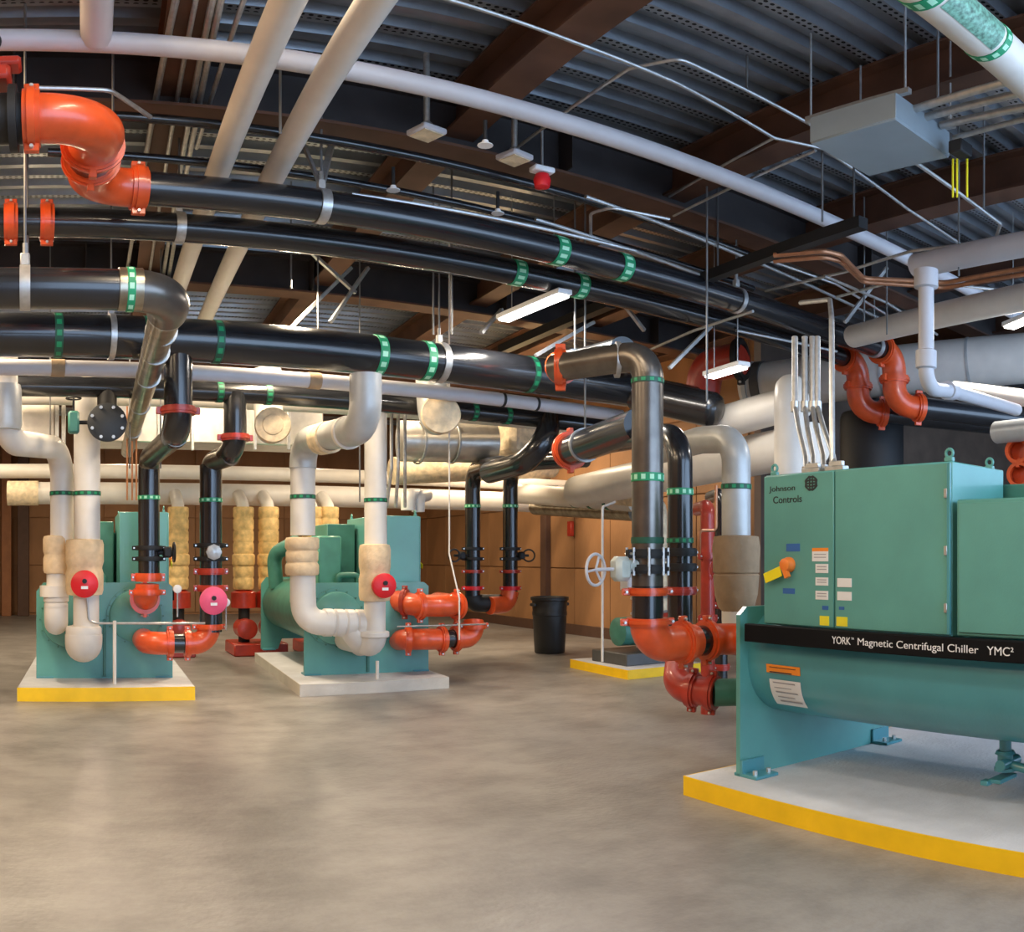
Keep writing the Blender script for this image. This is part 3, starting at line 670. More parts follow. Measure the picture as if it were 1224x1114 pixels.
# small square pendant fixtures
for px, py, n_ in ((510, 158, 'nearer the pale running pipe'), (615, 188, 'joined to a curved conduit')):
    p = PZ(px, py, 4.6); t = thing('pendant_fixture', 'small square pale pendant fixture '+n_, 'fixture', p, 'two small pendant fixtures')
    G().box(p, (.2, .2, .05), (1, .3, 0), b=.012).build('housing', LIL, t); G().box(p+V((0, 0, -.028)), (.16, .16, .01), (1, .3, 0)).build('diffuser', CAP, t)
    G().cyl(p+V((0, 0, .02)), p+V((0, 0, .75)), .022, seg=10).build('stem', STEEL, t); G().lathe(p+V((0, 0, .02)), (0, 0, 1), [(0, .06), (.05, .04), (.07, .022)], 12).build('canopy', STEEL, t)
# lit lamps
def lamp(a, b_, label, power, w=.13):
    a, b_ = V(a), V(b_); d = b_-a; c = (a+b_)/2; t = thing('fluorescent_lamp', label, 'lamp', c, 'lit linear lamps')
    G().box(c+V((0, 0, .035)), (d.length+.05, w+.02, .05), d, b=.006).build('housing', WTX, t)
    G().box(c, (d.length, w, .03), d, b=.01).build('tube', LAMP, t)
    for k in (.15, .85): q = lerp(a, b_, k); G().cyl(q+V((0, 0, .05)), (q.x, q.y, DECK), .005, seg=6).build('cable', STEEL, t)
    area(c+V((0, 0, -.03)), (w, d.length), power, NEUT, (0, 0, atan2(d.y, d.x)-pi/2))
lamp(PZ(602, 383, 3.92), PZ(674, 353, 3.92), 'lit linear lamp below the green banded black mains', 60)
lamp(PZ(848, 451, 3.45), PZ(888, 439, 3.45), 'lit linear lamp in front of the dark red fitting', 5)
lamp(PZ(1206, 392, 3.95), PZ(1240, 378, 3.95), 'lit linear lamp where the vent pipe leaves the picture', 50)

# ================================================================ CHILLER 1 PIPEWORK (distant, yellow pad)
def zof(px, py, Y): return PY(px, py, Y).z
def vpt(px, py, Y): return PY(px, py, Y)
def valve_wheel(par, p, m, r=.14, name='valve_disc'):
    g = G(); g.lathe(p, (0, -1, 0), [(-.04, r*.96), (0, r), (.02, r), (.03, r*.9), (.035, .0)], 28); o = g.build(name, m, par)
    g = G(); g.cyl(V(p)+V((0, -.03, .03)), V(p)+V((0, -.06, .03)), .025, seg=10); g.build('hub', BLKM, o); G().box(V(p)+V((.0, -.04, -.035)), (.07, .008, .03)).build('tag_plate', WTX, o)
def cover(par, px, y0, y1, Y, w_px, m=CRM, n=4, name='insulation_cover'):
    """lumpy insulated valve cover; bulging stacked turns"""
    a, b_ = vpt(px, y0, Y), vpt(px, y1, Y); b_.x, b_.y = a.x, a.y; R = w_px/2/F*a.xy.length; L = (a-b_).length; prof = [(0, R*.6)]
    for i in range(n):
        t0 = L*i/n; h = L/n; k = 1+.05*random.uniform(-1, 1); prof += [(t0+h*.04, R*.93*k), (t0+h*.2, R*k), (t0+h*.8, R*k), (t0+h*.96, R*.93*k)]
    prof.append((L, R*.6)); G().lathe(a, (0, 0, -1), prof, 20).build(name, m, par)
def vpipe(par, px, y0, y1, Y, wpx, m, name='pipe', seg=20):
    a, b_ = vpt(px, y0, Y), vpt(px, y1, Y); b_.x, b_.y = a.x, a.y; R = wpx/2/F*a.xy.length
    G().cyl(a, b_, R, seg=seg).build(name, m, par); return a, R
def vband(par, px, py, Y, R, h=.045, mats=(GRD, GRN)):
    p = vpt(px, py, Y); band(par, p, (0, 0, 1), R, h, mats)
# white riser 1
Y = 9.3; t = thing('white_riser', 'white insulated riser with upper elbow at the edge of the picture', 'pipe', vpt(73, 750, Y), 'white insulated chiller risers')
p1 = vpt(74, 536, Y)
G().tube([vpt(5, 425, 7.9), vpt(5, 528, 7.9), p1, vpt(74, 655, Y)], .125, .3, 20, 10).build('pipe', WHT, t)
q = vpt(5, 505, 7.9); G().lathe(q+V((0, 0, .35)), (0, 0, -1), [(0, .15), (.05, .16), (.38, .165), (.42, .15)], 24).build('jacket', WGRY, t)
vband(t, 74, 590, Y, .126); cover(t, 68, 640, 686, Y, 34, CRM, 2)
vpipe(t, 68, 684, 704, Y, 25, WHT, 'neck'); vpipe(t, 65, 700, 713, Y, 35, WHT, 'flange_cover'); cover(t, 67, 712, 728, Y, 30, WHT, 2, 'joint_cover')
e = vpt(67, 722, Y); G().tube([e, vpt(67, 746, Y), vpt(67, 746, Y)+V((0, .55, 0))], .128, .13, 20, 10).build('elbow', WHT, t)
# white riser 2
Y = 9.05; t = thing('white_riser', 'white insulated riser carrying a red valve disc beside the edge riser', 'pipe', vpt(104, 780, Y), 'white insulated chiller risers')
G().cyl(vpt(104, 478, Y), vpt(104, 650, Y), .138, seg=24).build('pipe', WHT, t); vband(t, 104, 590, Y, .139)
G().tube([vpt(104, 485, Y), vpt(104, 462, Y), vpt(104, 462, Y)+V((0, 1.5, .1))], .139, .2).build('top_elbow', WHT, t)
cover(t, 101, 644, 712, Y, 46, CRM, 2); vpipe(t, 103, 708, 752, Y, 31, WHT, 'neck')
cover(t, 100, 748, 762, Y, 45, WHT, 1, 'joint_cover'); e = vpt(100, 758, Y); G().tube([e, vpt(100, 771, Y), vpt(100, 771, Y)+V((0, .75, 0))], .195, .12, 24, 10).build('elbow', WHT, t)
valve_wheel(t, vpt(101, 698, Y-.26), VRED)
G().tube([vpt(104, 715, Y-.2), vpt(106, 742, Y-.2), vpt(115, 745, Y-.2), vpt(245, 745, Y-.1)], .012, .06, 8).build('drain_tube', STEEL, t)
G().cyl(vpt(137, 742, Y-.2), vpt(137, 818, Y-.2)*1, .018, seg=8).build('stand_pipe', WHT, t)
# black riser 1: from header, back over the aisle, down into the condenser
Y = 9.3; ps = vpt(178, 548, Y); z0 = ps.z; h = onpipe(C0p, C1p, 213)
t = thing('black_riser', 'black riser with orange elbow next to the white risers', 'pipe', vpt(178, 740, Y), 'black chiller risers')
G().tube([h, V((h.x, h.y, z0+.08)), V((h.x-.01, h.y+.25, z0+.03))], .125, .24, 20, 10).build('drop', BLK, t)
G().tube([V((h.x, h.y+.15, z0+.03)), ps, vpt(178, 575, Y)], .112, .15, 20, 10).build('crossover', GUN, t)
coupling(t, V((h.x, h.y, z0+.22)), (0, 0, 1), .125, RED, .07, False)
a, R = vpipe(t, 178, 556, 690, Y, 26, BLK); vband(t, 178, 595, Y, R, .045, (GRN, GRL))
for yy in (655, 668): coupling(t, vpt(178, yy, Y), (0, 0, 1), R, BLKM, .05, True, 'flange')
g = G(); g.box(vpt(200, 660, Y), (.1, .12, .12), b=.02); g.cyl(vpt(178, 660, Y), vpt(203, 660, Y), .03); g.torus(vpt(208, 660, Y), (1, 0, 0), .10, .012); g.build('gear_operator', BLKM, t)
coupling(t, vpt(177, 690, Y), (0, 0, 1), R, ORG, .09, True, side=(1, 0, 0))
e = vpt(176, 698, Y); G().tube([e, vpt(176, 716, Y), vpt(176, 716, Y)+V((0, .6, 0))], .128, .16, 20, 10).build('elbow', ORG, t)
coupling(t, vpt(176, 708, Y), (0, 0, 1), .128, ORG, .06, True, side=(1, 0, 0)); coupling(t, vpt(176, 718, Y)+V((0, .3, 0)), (0, 1, 0), .13, ORG, .08, True)
# black riser 2
ps = vpt(252, 552, Y); h = onpipe(E0p, E1p, 281)
t = thing('black_riser', 'black riser carrying a pink valve disc above orange elbows', 'pipe', vpt(252, 770, Y), 'black chiller risers')
G().tube([h, V((h.x, h.y, ps.z+.10)), V((h.x-.05, h.y+.22, ps.z+.03))], .12, .2, 20, 10).build('drop', BLK, t)
G().tube([V((h.x-.02, h.y+.12, ps.z+.03)), ps, vpt(252, 575, Y)], .112, .12, 20, 10).build('crossover', GUN, t)
coupling(t, V((h.x, h.y, ps.z+.2)), (0, 0, 1), .12, RED, .07, False)
a, R = vpipe(t, 252, 556, 755, Y, 27, BLK); vband(t, 252, 598, Y, R, .045, (GRN, GRL))
for yy in (652, 668): coupling(t, vpt(252, yy, Y), (0, 0, 1), R, BLKM, .05, True, 'flange')
g = G(); g.lathe(vpt(255, 660, Y-.12), (0, -1, 0), [(-.05, .05), (0, .085), (.05, .085), (.07, .02)], 8); g.build('gear_operator', STEEL, t)
coupling(t, vpt(252, 683, Y), (0, 0, 1), R, RED, .07, True, side=(1, 0, 0)); coupling(t, vpt(252, 703, Y), (0, 0, 1), R, RED, .07, True, side=(1, 0, 0))
valve_wheel(t, vpt(255, 718, Y-.2), PINK, .15)
c = vpt(250, 769, Y); G().tube([vpt(250, 748, Y), c, vpt(224, 769, Y)], .122, .17, 20, 10).build('elbow', ORG, t)
G().cyl(vpt(228, 769, Y), vpt(200, 769, Y), .105, seg=20).build('spool', BLK, t)
G().tube([vpt(204, 769, Y), vpt(176, 769, Y), vpt(176, 769, Y)+V((0, .6, 0))], .125, .18, 20, 10).build('elbow', ORG, t)
for px in (224, 203): coupling(t, vpt(px, 769, Y), (1, 0, 0), .12, ORG, .07, True)
coupling(t, vpt(250, 749, Y), (0, 0, 1), .12, ORG, .06, True, side=(1, 0, 0))
for px, py in ((212, 704), (270, 720)):
    p = vpt(px, py, Y-.1); q = thing('pressure_gauge', 'round pressure gauge beside the '+('first black riser' if px < 230 else 'pink valve disc'), 'gauge', p); G().lathe(p, (0, -1, 0), [(-.02, .045), (.02, .045), (.025, .035)], 18).build('dial', PAP, q); G().cyl(p+V((0, 0, -.04)), p+V((0, 0, -.3)), .01, seg=8).build('stem', STEEL, q)
# blind flange on a stub below the slim header
p = vpt(128, 505, 8.3); t = thing('blind_flange', 'round black blind flange with bright bolts facing the camera', 'flange', p)
h = onpipe(E0p, E1p, 128); G().tube([h, V((h.x, h.y, p.z)), p], .10, .12).build('stub', BLKM, t)
G().lathe(p, (0, -1, 0), [(-.03, .185), (0, .19), (.02, .19), (.026, .18)], 32).build('disc', mat('flange_dark', (.03, .033, .035), .5), t)
for k in range(8): a = pi/8+k*pi/4; q = p+V((cos(a)*.155, -.026, sin(a)*.155)); G().cyl(q, q+V((0, -.02, 0)), .017, seg=6).build('bolt', BOLT, t)
t = thing('valve_operator', 'small dark green valve operator beside the blind flange', 'valve', vpt(88, 505, 8.4)); p = vpt(88, 505, 8.4)
G().box(p, (.11, .12, .22), b=.02).build('body', TEALD, t); G().cyl(p, vpt(110, 505, 8.4), .02).build('shaft', BLKM, t); G().cyl(p+V((0, 0, .1)), p+V((0, 0, .24)), .012).build('stem', BLKM, t); G().torus(p+V((0, 0, .24)), (0, 0, 1), .07, .01, 16, 6).build('handwheel', BLKM, t)

# ================================================================ CHILLER 2 PIPEWORK
Y = 9.1; t = thing('white_riser', 'white riser with ribbed elbow crossing in front of the middle chiller', 'pipe', vpt(362, 740, Y), 'white insulated chiller risers')
a, R = vpipe(t, 362, 545, 640, Y, 30, WHT); vband(t, 362, 594, Y, R); cover(t, 361, 642, 688, Y, 41, CRM, 3); vpipe(t, 362, 686, 720, Y, 31, WHT, 'lower_pipe')
G().tube([vpt(362, 712, Y), vpt(364, 743, Y), vpt(398, 745, Y-.05)], R*1.03, .2, 20, 10).build('elbow', WHT, t)
prof = []; p, q = vpt(385, 744, Y-.02), vpt(436, 745, Y)
L = (q-p).length
for i in range(4): prof += [(L*i/4, R*1.0), (L*(i+.15)/4, R*1.13), (L*(i+.85)/4, R*1.13)]
prof.append((L, R)); G().lathe(p, q-p, prof, 22).build('ribbed_cover', WHT, t)
G().tube([vpt(415, 745, Y), vpt(430, 765, Y+.02), vpt(431, 770, Y+.7)], R*1.05, .14, 20).build('elbow', WHT, t)
j0 = PR(437, 448, 7.9); j1 = PR(437, 512, 7.9)
G().tube([j0, j1, vpt(363, 527, Y), vpt(362, 560, Y)], .148, .24, 24, 12).build('crossover', WGRY, t)
G().ring(lerp(j1, vpt(363, 530, Y), .25), vpt(363, 530, Y)-j1, .14, .165, .05).build('jacket_band', WHT, t); G().ring(lerp(j1, vpt(363, 530, Y), .6), vpt(363, 530, Y)-j1, .14, .168, .25).build('tan_sleeve', CAP, t)
Y = 9.0; t = thing('white_riser', 'white riser carrying a red valve disc in front of the middle chiller', 'pipe', vpt(448, 780, Y), 'white insulated chiller risers')
a, R = vpipe(t, 449, 468, 655, Y, 27, WHT); vband(t, 449, 598, Y, R); cover(t, 448, 650, 719, Y, 40, CRM, 2)
vpipe(t, 448, 716, 762, Y, 26, WHT, 'lower_pipe'); cover(t, 447, 754, 762, Y, 37, WHT, 1, 'joint_cover')
G().tube([vpt(447, 756, Y), vpt(446, 770, Y), vpt(444, 770, Y)+V((-.05, .75, 0))], .145, .12, 24, 10).build('elbow', WHT, t); valve_wheel(t, vpt(459, 700, Y-.24), VRED, .135)
G().tube([vpt(449, 480, Y), vpt(449, 462, Y), vpt(449, 462, Y)+V((.3, 1.5, 0))], R, .2).build('top_elbow', WHT, t)
G().cyl(vpt(451, 790, Y), vpt(451, 812, Y), .02, seg=8).build('drain_stub', WHT, t)
# orange fittings on chiller 2
Y = 9.35; t = thing('condenser_connection', 'upper orange elbow fitting joined to the middle chiller', 'pipe fitting', vpt(525, 727, Y), 'orange fittings at the middle chiller')
G().tube([vpt(470, 717, Y+.5), vpt(500, 724, Y-.05), vpt(545, 724, Y-.2), vpt(551, 724, Y)+V((.1, .9, 0))], .13, .2, 20, 10).build('elbow', ORG, t)
for p, a_ in ((vpt(502, 724, Y-.05), (1, .0, 0)), (vpt(546, 724, Y-.1), (1, .3, 0)), (vpt(484, 720, Y+.2), (1, -.8, 0))): coupling(t, p, a_, .13, ORG if a_[1] >= 0 else RED, .07)
t = thing('condenser_connection', 'lower orange elbows with black spool joined to the middle chiller', 'pipe fitting', vpt(510, 764, Y), 'orange fittings at the middle chiller')
G().tube([vpt(476, 765, Y+.5), vpt(488, 764, Y), vpt(530, 764, Y)], .125, .2, 20, 10).build('elbow', ORG, t); G().cyl(vpt(525, 764, Y), vpt(550, 763, Y), .105).build('spool', BLK, t)
G().tube([vpt(544, 763, Y), vpt(566, 762, Y), vpt(566, 742, Y+.05)], .125, .15, 20, 10).build('elbow', ORG, t)
for p, a_ in ((vpt(528, 764, Y), (1, 0, 0)), (vpt(545, 763, Y), (1, 0, 0)), (vpt(488, 764, Y), (1, -.3, 0)), (vpt(566, 748, Y), (0, 0, 1))): coupling(t, p, a_, .125, ORG, .07)
G().cyl(vpt(475, 749, Y-.2), vpt(580, 746, Y-.15), .010, seg=6).build('drain_tube', STEEL, t)
# pair of slender black risers beyond
Y = 11.6
for i, px in enumerate((565, 610)):
    t = thing('black_riser', ['slender black riser nearer the middle chiller', 'slender black riser nearer the black bin'][i], 'pipe', vpt(px, 730, Y), 'slender black risers by the bin')
    top = vpt(px, 562, Y); G().tube([vpt(px, 715, Y), top, vpt(px+18, 556, Y-.9), vpt(700+i*10, 548-i*14, Y-2.6)], .115, .3, 18, 10).build('pipe', BLK, t)
    vband(t, px, 605, Y, .116, .05, (GRN, GRL))
    coupling(t, vpt(px, 656, Y), (0, 0, 1), .115, BLKM, .05, True, 'flange'); coupling(t, vpt(px, 668, Y), (0, 0, 1), .115, BLKM, .05, True, 'flange')
    coupling(t, vpt(px, 683, Y), (0, 0, 1), .115, RED, .05, True, side=(1, 0, 0)); coupling(t, vpt(px, 703, Y), (0, 0, 1), .115, VRED, .06, True, side=(1, 0, 0))
    q = vpt(px+(-22 if i == 0 else 22), 664, Y-.1); g = G(); g.torus(q, (0, 1, 0) if i == 0 else (.6, 1, 0), .09, .013, 18, 6); g.cyl(q, vpt(px, 664, Y), .02); g.box(lerp(q, vpt(px, 664, Y), .4), (.1, .09, .12), b=.02); g.build('gear_operator', BLKM, t)
    if i: G().tube([vpt(px, 706, Y), vpt(606, 722, Y), vpt(585, 724, Y-.1)], .135, .15, 18).build('elbow', ORG, t)
    else:
        G().tube([vpt(px, 712, Y), vpt(566, 721, Y), vpt(598, 721, Y)], .135, .1, 18).build('lower_bend', BLKM, t)
# end capped insulated stubs facing the camera
for i, (px, py, R, Y0) in enumerate(((326, 508, .19, 8.9), (527, 495, .205, 8.2))):
    p = vpt(px, py, Y0); t = thing('capped_pipe', ['round tan end cap of a thick pipe beside the black branch', 'large round tan end cap of a thick grey pipe above the aisle'][i], 'pipe', p, 'thick pipes with tan end caps')
    q = p+V(((.35, 2.2, -.15) if i == 0 else (.62, 2.2, -.16))); G().tube([p, p+(q-p)*.22, p+(q-p)*.22+V((-.02, .05, .75))], R*.86, .3, 28, 10).build('pipe', (WHT if i == 0 else WGRY), t); G().lathe(p-(q-p).normalized()*.0, p-q, [(-.03, R*1.02), (0, R*1.03), (.02, R*.97), (.022, R*.6), (.03, R*.55), (.032, 0)], 32).build('end_cap', CAP, t)

# ================================================================ NEAR CHILLER PIPEWORK
gx = 774; Y = 4.47
t = thing('gunmetal_riser', 'tall gunmetal riser bending into a bright orange elbow', 'pipe', vpt(gx, 790, Y), 'risers feeding the close chiller')
top = vpt(gx, 425, Y); G().tube([vpt(gx, 742, Y), top, vpt(726, 430, Y+.30), vpt(664, 440, Y+.75)], .103, .22, 28, 12).build('pipe', GUN, t)
G().cyl(vpt(gx, 742, Y), vpt(gx, 700, Y), .104, seg=28).build('spool', BLK, t)
vband(t, gx, 571, Y, .104, .055, (GRN, GRL)); vband(t, gx, 456, Y, .104, .035, (GRD, GRN)); vband(t, gx, 646, Y, .104, .04, (GRD, GRD))
for yy in (662, 680): coupling(t, vpt(gx, yy, Y), (0, 0, 1), .106, BLKM, .06, True, 'flange', side=(1, 0, 0))
g = G()
for k in range(8): a = k*pi/4+.2; q = vpt(gx, 671, Y)+V((cos(a)*.135, sin(a)*.135, 0)); g.cyl(q-V((0, 0, .09)), q+V((0, 0, .09)), .010, seg=6)
g.each('bolt', BOLT, t)
coupling(t, vpt(gx, 707, Y), (0, 0, 1), .106, ORG, .05, True, side=(1, -.3, 0))
c = vpt(gx, 768, Y); c.z -= .02; e = V((c.x+.42, c.y+.02, c.z)); G().tube([vpt(gx, 742, Y), c, e], .118, .19, 28, 14).build('elbow', ORG, t)
coupling(t, vpt(gx, 743, Y), (0, 0, 1), .114, ORG, .05, True, side=(1, -.3, 0)); coupling(t, e-V((.10, 0, 0)), (1, 0, 0), .116, ORG, .06)
G().cyl(e-V((.1, 0, 0)), e+V((.14, 0, 0)), .106, seg=24).build('spool', BLK, t); coupling(t, e+V((.12, 0, 0)), (1, 0, 0), .112, ORG, .07)
G().tube([e+V((.1, 0, 0)), e+V((.34, 0, 0)), e+V((.36, -.45, 0))], .112, .16, 24, 10).build('elbow', ORG, t)
q = vpt(738, 430, Y+.22); G().ring(q, (-1, .55, 0), .105, .125, .03).build('strap', STEEL, t); coupling(t, vpt(670, 439, Y+.72), (-1, .7, 0), .11, ORG, .08, False)
g = G(); g.box(vpt(742, 680, Y), (.12, .12, .16), b=.03); g.cyl(vpt(742, 680, Y), vpt(760, 675, Y), .04); g.build('gear_box', WALV, t)
hw = vpt(712, 681, Y); ww = G().torus(hw, (.35, -1, 0), .098, .010, 28, 8).build('handwheel', LIL, t)
g = G(); u, v, a_ = frame((.35, -1, 0))
for k in range(3): an = pi/2+k*2*pi/3+.4; g.cyl(hw, hw+u*(cos(an)*.098)+v*(sin(an)*.098), .008, seg=6)
g.cyl(hw, vpt(735, 680, Y), .012); g.each('spoke', LIL, ww)
# second black riser with lower red elbows
Y = 4.95; gx = 813
t = thing('black_riser', 'black riser curving over behind the gunmetal riser', 'pipe', vpt(gx, 820, Y), 'risers feeding the close chiller')
G().tube([vpt(gx, 790, Y), vpt(gx, 522, Y), vpt(780, 520, Y+.5), vpt(700, 535, Y+2.2)], .094, .25, 24, 12).build('pipe', BLK, t)
vband(t, gx, 588, Y, .095, .05, (GRN, GRL)); vband(t, gx, 646, Y, .095, .04, (GRD, GRN))
for yy in (660, 678): coupling(t, vpt(gx, yy, Y), (0, 0, 1), .096, BLKM, .06, True, 'flange')
coupling(t, vpt(gx, 706, Y), (0, 0, 1), .096, RED, .06); coupling(t, vpt(gx, 782, Y), (0, 0, 1), .1, RED, .06)
c = vpt(gx-4, 822, Y-.2); e = PY(852, 828, 4.5)
G().tube([vpt(gx, 780, Y), c, e], .105, .15, 20, 10).build('elbow', RED, t); G().cyl(lerp(c, e, .45), e, .095, seg=20).build('spool', BLKM, t)
G().cyl(e, e+V((.32, -.2, 0)), .1, seg=20).build('nozzle', TEALD, t)
dd = (e-c).normalized(); coupling(t, lerp(c, e, .45), dd, .1, RED, .07); coupling(t, lerp(c, e, .98), dd, .1, RED, .07)
# pump assembly clutter behind: dark red fittings on the far pipes
for i, (px, y0, y1, Yq, m) in enumerate(((846, 605, 903, 6.3, RED), (862, 590, 886, 6.9, BLK))):
    t = thing('service_pipe', ['dark red vertical service pipe behind the risers', 'black vertical service pipe by the tan valve cover', 'black short service pipe behind the orange elbow'][i], 'pipe', vpt(px, y1, Yq)); G().tube([vpt(px, y1, Yq), vpt(px, y0, Yq), vpt(px, y0, Yq)+V((.3, .5, 0))], .07, .1).build('pipe', m, t)
    for yy in (0.2, .45, .7): coupling(t, vpt(px, y0+(y1-y0)*yy, Yq), (0, 0, 1), .07, RED, .07)
    g = G(); q = vpt(px, 680, Yq); g.torus(q+V((0, -.14, 0)), (0, 1, 0), .09, .012, 16, 6); g.cyl(q, q+V((0, -.14, 0)), .02); g.build('handwheel', RED, t)
t = thing('copper_bypass', 'thin copper bypass line between black riser and tan cover', 'tube', vpt(842, 660, 5.6)); G().tube([vpt(836, 662, 5.6), vpt(836, 634, 5.6), vpt(856, 634, 5.6), vpt(856, 580, 5.6)], .014, .04, 8).build('tube', COPP, t)
# pale riser by the near chiller
Y = 5.15; gx = 880
t = thing('pale_riser', 'pale grey riser with wrapped tan valve cover beside the close chiller', 'pipe', vpt(gx, 725, Y), 'risers feeding the close chiller')
G().tube([vpt(gx, 650, Y), vpt(gx, 524, Y), vpt(838, 526, Y+.5), vpt(770, 545, Y+2.0)], .120, .22, 28, 12).build('pipe', WGRY, t); vband(t, gx, 582, Y, .121, .045)
p = vpt(gx, 640, Y); L = p.z-vpt(gx, 733, Y).z
G().lathe(p, (0, 0, -1), [(0, .12), (.01, .185), (.10, .197), (L*.47, .190), (L*.49, .178), (L*.51, .190), (L*.75, .178), (L*.92, .15), (L, .10)], 24).build('valve_cover', TAN, t)
G().tube([vpt(gx, 730, Y), vpt(gx, 760, Y), vpt(gx, 760, Y)+V((.1, -.7, 0))], .12, .14).build('elbow', WHT, t)
t = thing('pale_riser', 'second pale pipe rising behind the conduits on the close chiller', 'pipe', PR(945, 600, 8.2), 'risers feeding the close chiller')
G().tube([V((*PR(945, 640, 8.2).xy, 0)), PR(945, 466, 8.2), PR(945, 463, 12.5)], .155, .3, 24).build('pipe', WHT, t)
# big insulated header
h0, h1 = PR(893, 465, 12.6), PR(1240, 427, 11.6)
h1 = h0+(h1-h0)*1.5 if abs(h1.z-h0.z) < .6 else h1
t = thing('insulated_header', 'thick pale insulated header behind the orange drop elbows', 'pipe', h0)
G().tube([h0, h1], .35, 0, 28).build('pipe', WHT, t)
q = lerp(h0, h1, .04); G().ring(q, h1-h0, .35, .38, .13).build('jacket_band', STKD, t); G().ring(lerp(h0, h1, .015), h1-h0, .3, .40, .06).build('end_flange', WGRY, t)
for k in (.33, .52, .8): G().ring(lerp(h0, h1, k), h1-h0, .34, .358, .04).build('seam', WGRY, t)
t = thing('red_fitting', 'dark red pipe fitting behind the second lit lamp', 'pipe fitting', PR(855, 440, 11)); G().tube([PR(838, 478, 11.4), PR(845, 437, 11.3), PR(885, 430, 11)], .23, .25, 24).build('elbow', RED, t); coupling(t, PR(885, 430, 11), PR(885, 430, 11)-PR(860, 433, 11.1), .23, BLKM, .1)
# more pale headers beyond
for i, (a, b_, R, m, lb) in enumerate((
        (PR(690, 588, 13.0), PR(975, 530, 9.3), .24, WHT, 'long pale insulated header rising behind the gunmetal riser'),
        (PR(618, 590, 15.0), PR(760, 598, 12.6), .17, WHT, 'pale pipe with green marks above the brown wall'),
        (PR(640, 606, 15.2), PR(760, 612, 12.9), .14, STNL, 'grey metal pipe just below the pale pipe over the bin'),
        (PR(1020, 402, 9.5), PR(1240, 352, 7.5), .13, WHT, 'pale insulated pipe passing behind the pale drop pipe'),
        (PR(1095, 318, 7.3), PR(1245, 288, 6.6), .11, LIL, 'blue grey pipe joining the vent pipe near the copper tubes'),
        (PR(1140, 465, 9.2), PR(1240, 478, 8.8), .09, WHT, 'slim pale pipe below the thick insulated header'),
        (PR(860, 506, 9.8), PR(960, 478, 9.3), .19, WHT, 'short pale pipe under the dark strap bracket'))):
    t = longpipe('insulated_pipe', lb, 'pipe', [a, b_]+([b_+V(((b_-a).x, (b_-a).y, 0))*1.2] if i in (3, 4, 5) else []), R, m)
    if i in (3, 4, 5): q = b_+V(((b_-a).x, (b_-a).y, 0))*.3; G().ring(q, V(((b_-a).x, (b_-a).y, 0)), R, R+.012, .05).build('strap', STEEL, t); G().cyl(q+V((0, 0, R)), V((q.x, q.y, DECK+.07)), .009, seg=6).build('rod', RODM, t)
    if i == 1:
        for k in (.55, .68, .82): band(t, lerp(a, b_, k), b_-a, R, .07, (GRD, GRN))
        G().box(lerp(a, b_, .25)+V((-.05, -.14, .06)), (.7, .02, .2), b_-a).build('paper_label', PAP, t)
# pale drop pipe
t = thing('pale_drop_pipe', 'pale grey pipe dropping from the vent pipe to a swept elbow', 'pipe', PR(1108, 460, 6.4))
G().tube([PR(1107, 330, 6.4), PR(1107, 464, 6.4), PR(1140, 468, 6.9), PR(1215, 490, 8.0)], .058, .14, 20, 10).build('pipe', LIL, t)
G().lathe(PR(1107, 418, 6.4), (0, 0, -1), [(0, .06), (.01, .078), (.14, .078), (.15, .06)], 20).build('socket', LIL, t); G().lathe(PR(1107, 345, 6.4), (0, 0, 1), [(0, .06), (.01, .09), (.15, .09)], 20).build('upper_socket', LIL, t)
q = PR(1135, 467, 6.83); G().ring(q, PR(1140, 468, 6.9)-PR(1115, 464, 6.5), .056, .076, .12).build('socket', LIL, t)
# black tank behind the close chiller
p = PR(1042, 492, 12.0); t = thing('black_tank', 'dark vertical tank behind the cabinet of the close chiller', 'tank', V((p.x, p.y, 0)))
G().lathe(V((p.x, p.y, 0)), (0, 0, 1), [(0, .44), (p.z-.1, .44), (p.z-.03, .41), (p.z, .25), (p.z, .05)], 28).build('shell', BLKM, t)
G().ring(V((p.x, p.y, 2.2)), (0, 0, 1), .43, .452, .05).build('band', STKD, t); G().tube([V((p.x, p.y, p.z-.05)), V((p.x, p.y, p.z+.15)), V((p.x+.9, p.y, p.z+.15))], .06, .1).build('outlet', BLKM, t)
for i, (px, py) in enumerate(((1219, 540), (1221, 568))):
    q = PR(px, py, 8.4); t = thing('red_fitting', ['red pipe fitting at the picture edge above the side cabinet', 'lower red pipe fitting partly behind the side cabinet'][i], 'pipe fitting', q); coupling(t, q, (1, .2, 0), .1, ORG, .2, False); G().tube([q, q+V((.2, 0, .0)), q+V((.25, 0, -.4))], .1, .1).build('elbow', ORG, t); G().cyl(q+V((.25, 0, -.35)), V((q.x+.25, q.y, 0)), .09).build('lower_pipe', BLK, t)
t = longpipe('grey_pipe', 'grey metal pipe end near the red fittings at the picture edge', 'pipe', [PR(1192, 517, 8.4), PR(1380, 500, 7.4)], .11, WGRY)
